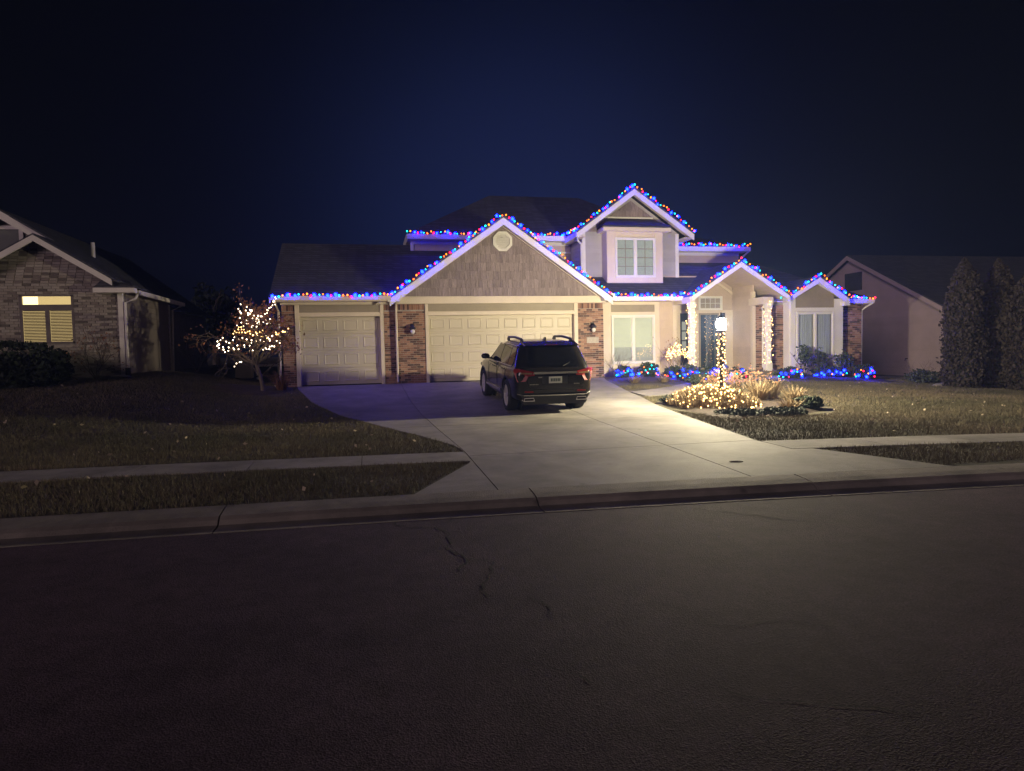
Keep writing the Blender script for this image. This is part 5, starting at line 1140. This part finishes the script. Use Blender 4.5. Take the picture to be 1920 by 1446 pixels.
lit_bush(15.75, 20.55, .58, .40, 16, 'broad evergreen shrub under the right bay window', 'mostly blue lights on the broad shrub under the bay window', nb=12)
lit_bush(16.75, 20.1, .36, .50, 14, 'evergreen shrub at the right brick corner of the house', 'coloured lights on the shrub at the right brick corner')
for (x, y, h, lab) in ((14.6, 20.3, 1.15, 'tall leafy shrub left under the bay window'), (15.35, 20.45, 1.0, 'leafy shrub in the middle under the bay window'), (16.25, 20.45, .95, 'leafy shrub right under the bay window')):
    t = bare_shrub(x, y, h, lab, .014, .35, 2, n=5); rng = np.random.default_rng(int(x * 10)); C = shell((x, y, float(gz(x, y)) + h * .62), (.28, .26, h * .36), 260, rng, .3, .9); V, F = quads(C, .06, rng); npmesh('foliage', V, F, M['evergreen'], t)
bare_shrub(8.05, 21.0, .95, 'bare twiggy shrub beside the right garage pier', .010, .45, 3, M['bark'])
# plant wrapped in warm lights left of the porch
wx, wy = 10.12, 20.75; wz = float(gz(wx, wy)); bare_shrub(wx, wy, 1.35, 'bushy plant wrapped in warm lights between window and porch', .012, .55, 3, M['bark'], 1)
rng = np.random.default_rng(21); C = shell((wx, wy - .05, wz + .78), (.50, .32, .24), 110, rng, .1, .6); C[:, 2] += .20 * np.exp(-((C[:, 0] - wx) / .22) ** 2); C = C[np.argsort(np.arctan2(C[:, 1] - wy, C[:, 0] - wx) + .1 * C[:, 2])]
string_pts([tuple(c) for c in C], 'cluster of warm lights on the plant left of the porch', True)
# little blue garden lantern by the porch
gl = thing('garden_lantern', (11.45, 20.15, .65), 'small blue-topped wire lantern on the ground left of the front door', 'lantern'); z0 = float(gz(11.45, 20.1))
build('top', MB().lathe((11.45, 20.1, z0 + .36), [(.16, 0), (.15, .05), (.06, .13), (.015, .17)], 10), mat('blue_enamel', (.03, .09, .35), .35, .1, 3), gl)
for a in range(4): build('leg', MB().tube([(11.45 + .12 * math.cos(a * 1.57), 20.1 + .12 * math.sin(a * 1.57), z0), (11.45 + .12 * math.cos(a * 1.57), 20.1 + .12 * math.sin(a * 1.57), z0 + .37)], .010, 5), M['black'], gl)
build('tray', MB().lathe((11.45, 20.1, z0 + .1), [(.02, 0), (.14, .01), (.15, .04)], 10), M['black'], gl)

# island bed planting
rng = np.random.default_rng(9)
IS = thing('ornamental_grass', (8.1, 14.6, .25), 'mound of low tan plants under a net of warm lights round the lamp post', 'ornamental grass')
def mound(x, y):
    r = math.hypot((x - 8.15) / 1.05, (y - 14.9) / 1.5); return max(0, 1 - r * r)
V = []; F = []
for i in range(5200):
    a = rng.uniform(0, 6.28); r = math.sqrt(rng.random()); x, y = 8.15 + 1.0 * r * math.cos(a), 14.9 + 1.4 * r * math.sin(a); h = .10 + .42 * mound(x, y) * rng.uniform(.7, 1.2); z0 = float(gz(x, y)) + .02
    b = rng.uniform(0, 6.28); lx, ly = math.cos(b) * h * rng.uniform(.1, .6), math.sin(b) * h * rng.uniform(.1, .6); w_ = .008; sx, sy = -math.sin(b) * w_, math.cos(b) * w_; o = len(V)
    V += [(x - sx, y - sy, z0), (x + sx, y + sy, z0), (x + lx * .5 + sx, y + ly * .5 + sy, z0 + h * .7), (x + lx * .5 - sx, y + ly * .5 - sy, z0 + h * .7), (x + lx, y + ly, z0 + h * .95)]; F += [(o, o + 1, o + 2, o + 3), (o + 3, o + 2, o + 4, o + 4)]
me_F = [f if f[2] != f[3] else f[:3] for f in F]
mb = MB(); mb.v = V; mb.f = me_F; build('blades', mb, M['dried'], IS)
P = []
for i in range(225):
    a = rng.uniform(0, 6.28); r = math.sqrt(rng.random()) * 1.0; x, y = 8.15 + 1.02 * r * math.cos(a), 14.85 + 1.45 * r * math.sin(a); P.append((x, y, float(gz(x, y)) + .06 + .44 * mound(x, y) + rng.normal() * .015))
P.sort(key=lambda p: (round(p[1] * 4) , p[0] * (1 if round(p[1] * 4) % 2 else -1)))
string_pts(P, 'net of warm lights spread over the low mound round the lamp post', True)
for (x, y, h, r, n, lab) in ((9.55, 15.1, .62, .40, 320, 'tall tan ornamental grass right of the lamp post'), (9.95, 14.2, .50, .40, 260, 'tan ornamental grass at the right end of the island bed'), (10.15, 15.5, .60, .42, 300, 'tan ornamental grass behind the dark shrub in the bed'), (9.2, 13.35, .30, .40, 200, 'low drooping tan grass in front of the island bed'), (9.1, 16.3, .55, .4, 260, 'tan grass clump behind the lamp post'), (8.2, 19.9, .25, .35, 120, 'low dry grass clump under the front window'), (9.2, 19.85, .25, .35, 120, 'low dry grass clump in front of the window shrubs')):
    tuft('ornamental_grass', x, y, h, r, n, lab)
shrub('evergreen_shrub', 9.75, 13.45, .34, .26, 'dark low shrub at the right front of the island bed', M['evergreen'], 1200, .05)
bare_shrub(9.75, 15.7, .85, 'brown twiggy shrub with dry leaves right of the lamp post', .010, .7, 3, M['bark'], 3, 8); bare_shrub(9.2, 16.2, .8, 'brown twiggy shrub with dry leaves behind the lamp post', .010, .7, 3, M['bark'], 3, 8)
shrub('juniper_shrub', 7.75, 12.95, .50, .11, 'grey-green creeping shrub at the left front of the bed', M['juniper'], 1500, .045)
shrub('juniper_shrub', 8.65, 12.75, .50, .12, 'grey-green creeping shrub at the front middle of the bed', M['juniper'], 1500, .045)
shrub('juniper_shrub', 7.55, 15.6, .34, .22, 'small creeping shrub at the path end of the bed', M['juniper'], 800, .045)
shrub('juniper_shrub', 10.05, 18.8, .55, .34, 'rounded pale green shrub between path and window bed', M['juniper'], 1500, .05)
bare_shrub(8.5, 20.3, .30, 'low dead perennial clump in the window bed', .006, .9, 2, M['bark'], n=9)
# shrubs and edging at the right corner
bare_shrub(19.2, 20.2, .85, 'pale leafless shrub beyond the right corner of the house', .012, .8, 3, M['bark'])
shrub('juniper_shrub', 18.7, 19.6, .5, .45, 'low spreading shrub by the right corner of the house', M['juniper'], 1000, .05)
for i, (x, y) in enumerate(((18.6, 18.6), (19.6, 18.9), (20.6, 19.3), (21.6, 19.9), (22.4, 20.8))):
    stone(x, y, float(gz(x, y)) + .03, .42, .16, .09, M['walk'], 'edging_stone', ('first', 'second', 'third', 'fourth', 'last')[i] + ' pale edging stone from the house towards the evergreens at right', 'stone', 'edging stones at the right')
# columnar evergreens
def arborvitae(x, y, h, r, label):
    z0 = float(gz(x, y)); rng = np.random.default_rng(int(x * 50)); t = thing('columnar_evergreen', (x, y, z0), label, 'tree', 'columnar evergreens at the right')
    build('trunk', MB().tube([(x, y, z0 - .1), (x, y, z0 + h * .5), (x, y, z0 + h * .93)], [.09, .06, .015], 8), M['darkbark'], t)
    n = 15000; f = rng.random(n) ** .8; a = rng.uniform(0, 6.28, n); prof = np.interp(f, [0, .06, .35, .7, .9, 1], [.8, .95, 1, .80, .46, .04]); lump = 1 + .22 * np.sin(a * 5 + f * 19) * np.sin(f * 31 + a * 2) + .12 * rng.normal(size=n)
    rr = r * prof * lump * (1 - .25 * rng.random(n) ** 2); C = np.stack([x + rr * np.cos(a), y + rr * np.sin(a), z0 + .03 + h * f], 1)
    V, F = quads(C, .060, rng, -.8); npmesh('crown', V, F, M['arbor'], t)
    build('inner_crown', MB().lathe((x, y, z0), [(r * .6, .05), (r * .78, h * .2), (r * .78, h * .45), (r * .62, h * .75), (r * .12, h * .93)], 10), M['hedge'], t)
arborvitae(18.72, 18.0, 4.1, .52, 'leftmost tall columnar evergreen at the right edge'); arborvitae(20.05, 18.0, 4.15, .50, 'middle tall columnar evergreen at the right edge'); arborvitae(19.95, 16.9, 3.65, .54, 'right tall columnar evergreen nearest the street')
# dim trees beyond the back gardens
def far_tree(x, y, h, r, label, m_='hedge'):
    z0 = float(gz(x, y)); rng = np.random.default_rng(int(abs(x) * 31)); t = thing('far_tree', (x, y, z0), label, 'tree', 'dark trees beyond the gardens')
    m2, tips = branchy((x, y, z0 + h * .2), h * .8, .6, rng, 5, 2, .10); m2.tube([(x, y, z0 - .1), (x, y, z0 + h * .25)], [.22, .15], 8); build('trunk', m2, M['darkbark'], t)
    C = shell((x, y, z0 + h * .62), (r, r, h * .36), 2600, rng, .3, .8); V, F = quads(C, .18, rng); npmesh('crown', V, F, M[m_], t)
far_tree(-8.6, 41, 4.4, 1.7, 'dark evergreen tree behind the small lit tree')

# ------------------------------------------------------------------ grass and fallen leaves
rng = np.random.default_rng(77)
def lawn_pts(n, x0, x1, y0, y1):
    x = rng.uniform(x0, x1, n); y = rng.uniform(y0, y1, n); ok = y > kerb_y(x) + .56
    ok &= ~((x > dl(y) - .03) & (x < dr(y) + .03) & (y < 21.5)); wy_ = walk_y(x); ok &= ~((y > wy_ - .03) & (y < wy_ + .83))
    ok &= ~((x > -2.75) & (x < 18.0) & (y > 21.2)); ok &= ~((((x - 8.75) / 1.95) ** 2 + ((y - 14.6) / 2.25) ** 2) < 1); ok &= ~((x > 7.2) & (y > 17.0) & (y < 18.6) & (x < 9.6)) ; ok &= ~((x > 7.5) & (x < 18.2) & (y > 19.3) & (x < 18)); ok &= ~((((x + 3.4) / 1.15) ** 2 + ((y - 20.7) / 1.0) ** 2) < 1)
    ok &= ~((x > 9) & (x < 13) & (y > 18) & (y > 18 + (x - 9) * .5) & (y < 20.6))
    return x[ok], y[ok]
def grass(n, box, hmin, hmax, w_):
    x, y = lawn_pts(n, *box); k = len(x); z = gz(x, y) - .016; a = rng.uniform(0, 6.28, k); h = rng.uniform(hmin, hmax, k) * (.75 + .5 * (np.sin(x * 2.3 + 1.3 * np.sin(y * 1.7)) * np.sin(y * 2.9 + x) > -.1)); ln = rng.normal(size=(k, 2)) * h[:, None] * .55
    dx, dy = np.cos(a) * w_, np.sin(a) * w_
    V = np.stack([np.stack([x - dx, y - dy, z], 1), np.stack([x + dx, y + dy, z], 1), np.stack([x + ln[:, 0], y + ln[:, 1], z + h + .02], 1)], 1).reshape(-1, 3)
    return V, np.arange(3 * k).reshape(k, 3)
parts = [grass(330000, (-11, 21, 7, 13.5), .018, .042, .0045), grass(330000, (-12, 23, 13.5, 24), .018, .042, .0065)]
V = np.concatenate([p[0] for p in parts]); F = np.arange(len(V)).reshape(-1, 3)
npmesh('grass', V, F, M['grass'], None, label='short winter grass covering the front lawns', kind='stuff')
x, y = lawn_pts(420, -8, 18, 7.5, 20); C = np.stack([x, y, gz(x, y) + .045], 1); V, F = quads(C, .035, rng, .5); npmesh('fallen_leaves', V, F, mat('pale_leaf', (.42, .34, .24), .7, .3, 4, rnd=.5), None, label='pale fallen leaves scattered on the lawns', kind='stuff')
tw = build('twig', MB().tube([(4.60, 7.95, float(gz(4.6, 7.95)) + .008), (4.69, 7.935, float(gz(4.69, 7.935)) + .010), (4.77, 7.90, float(gz(4.77, 7.9)) + .008)], [.006, .009, .005], 6), M['darkbark'], None, label='short dark twig lying on the driveway apron', cat='twig')

# ------------------------------------------------------------------ thin blue air volume added for a glow round the lights
hz = bpy.data.materials.new('glow_haze'); hz.use_nodes = True; n_ = hz.node_tree; n_.nodes.remove(n_.nodes['Principled BSDF'])
pv = n_.nodes.new('ShaderNodeVolumePrincipled'); pv.inputs['Color'].default_value = (.34, .48, 1, 1); pv.inputs['Density'].default_value = .0016; pv.inputs['Anisotropy'].default_value = .3
n_.links.new(pv.outputs[0], n_.nodes['Material Output'].inputs['Volume'])
build('glow_haze', MB().box(-70, 90, -60, 110, -1.6, 16), hz, None, label='thin blue air volume added for the glow round the lights', kind='stuff')
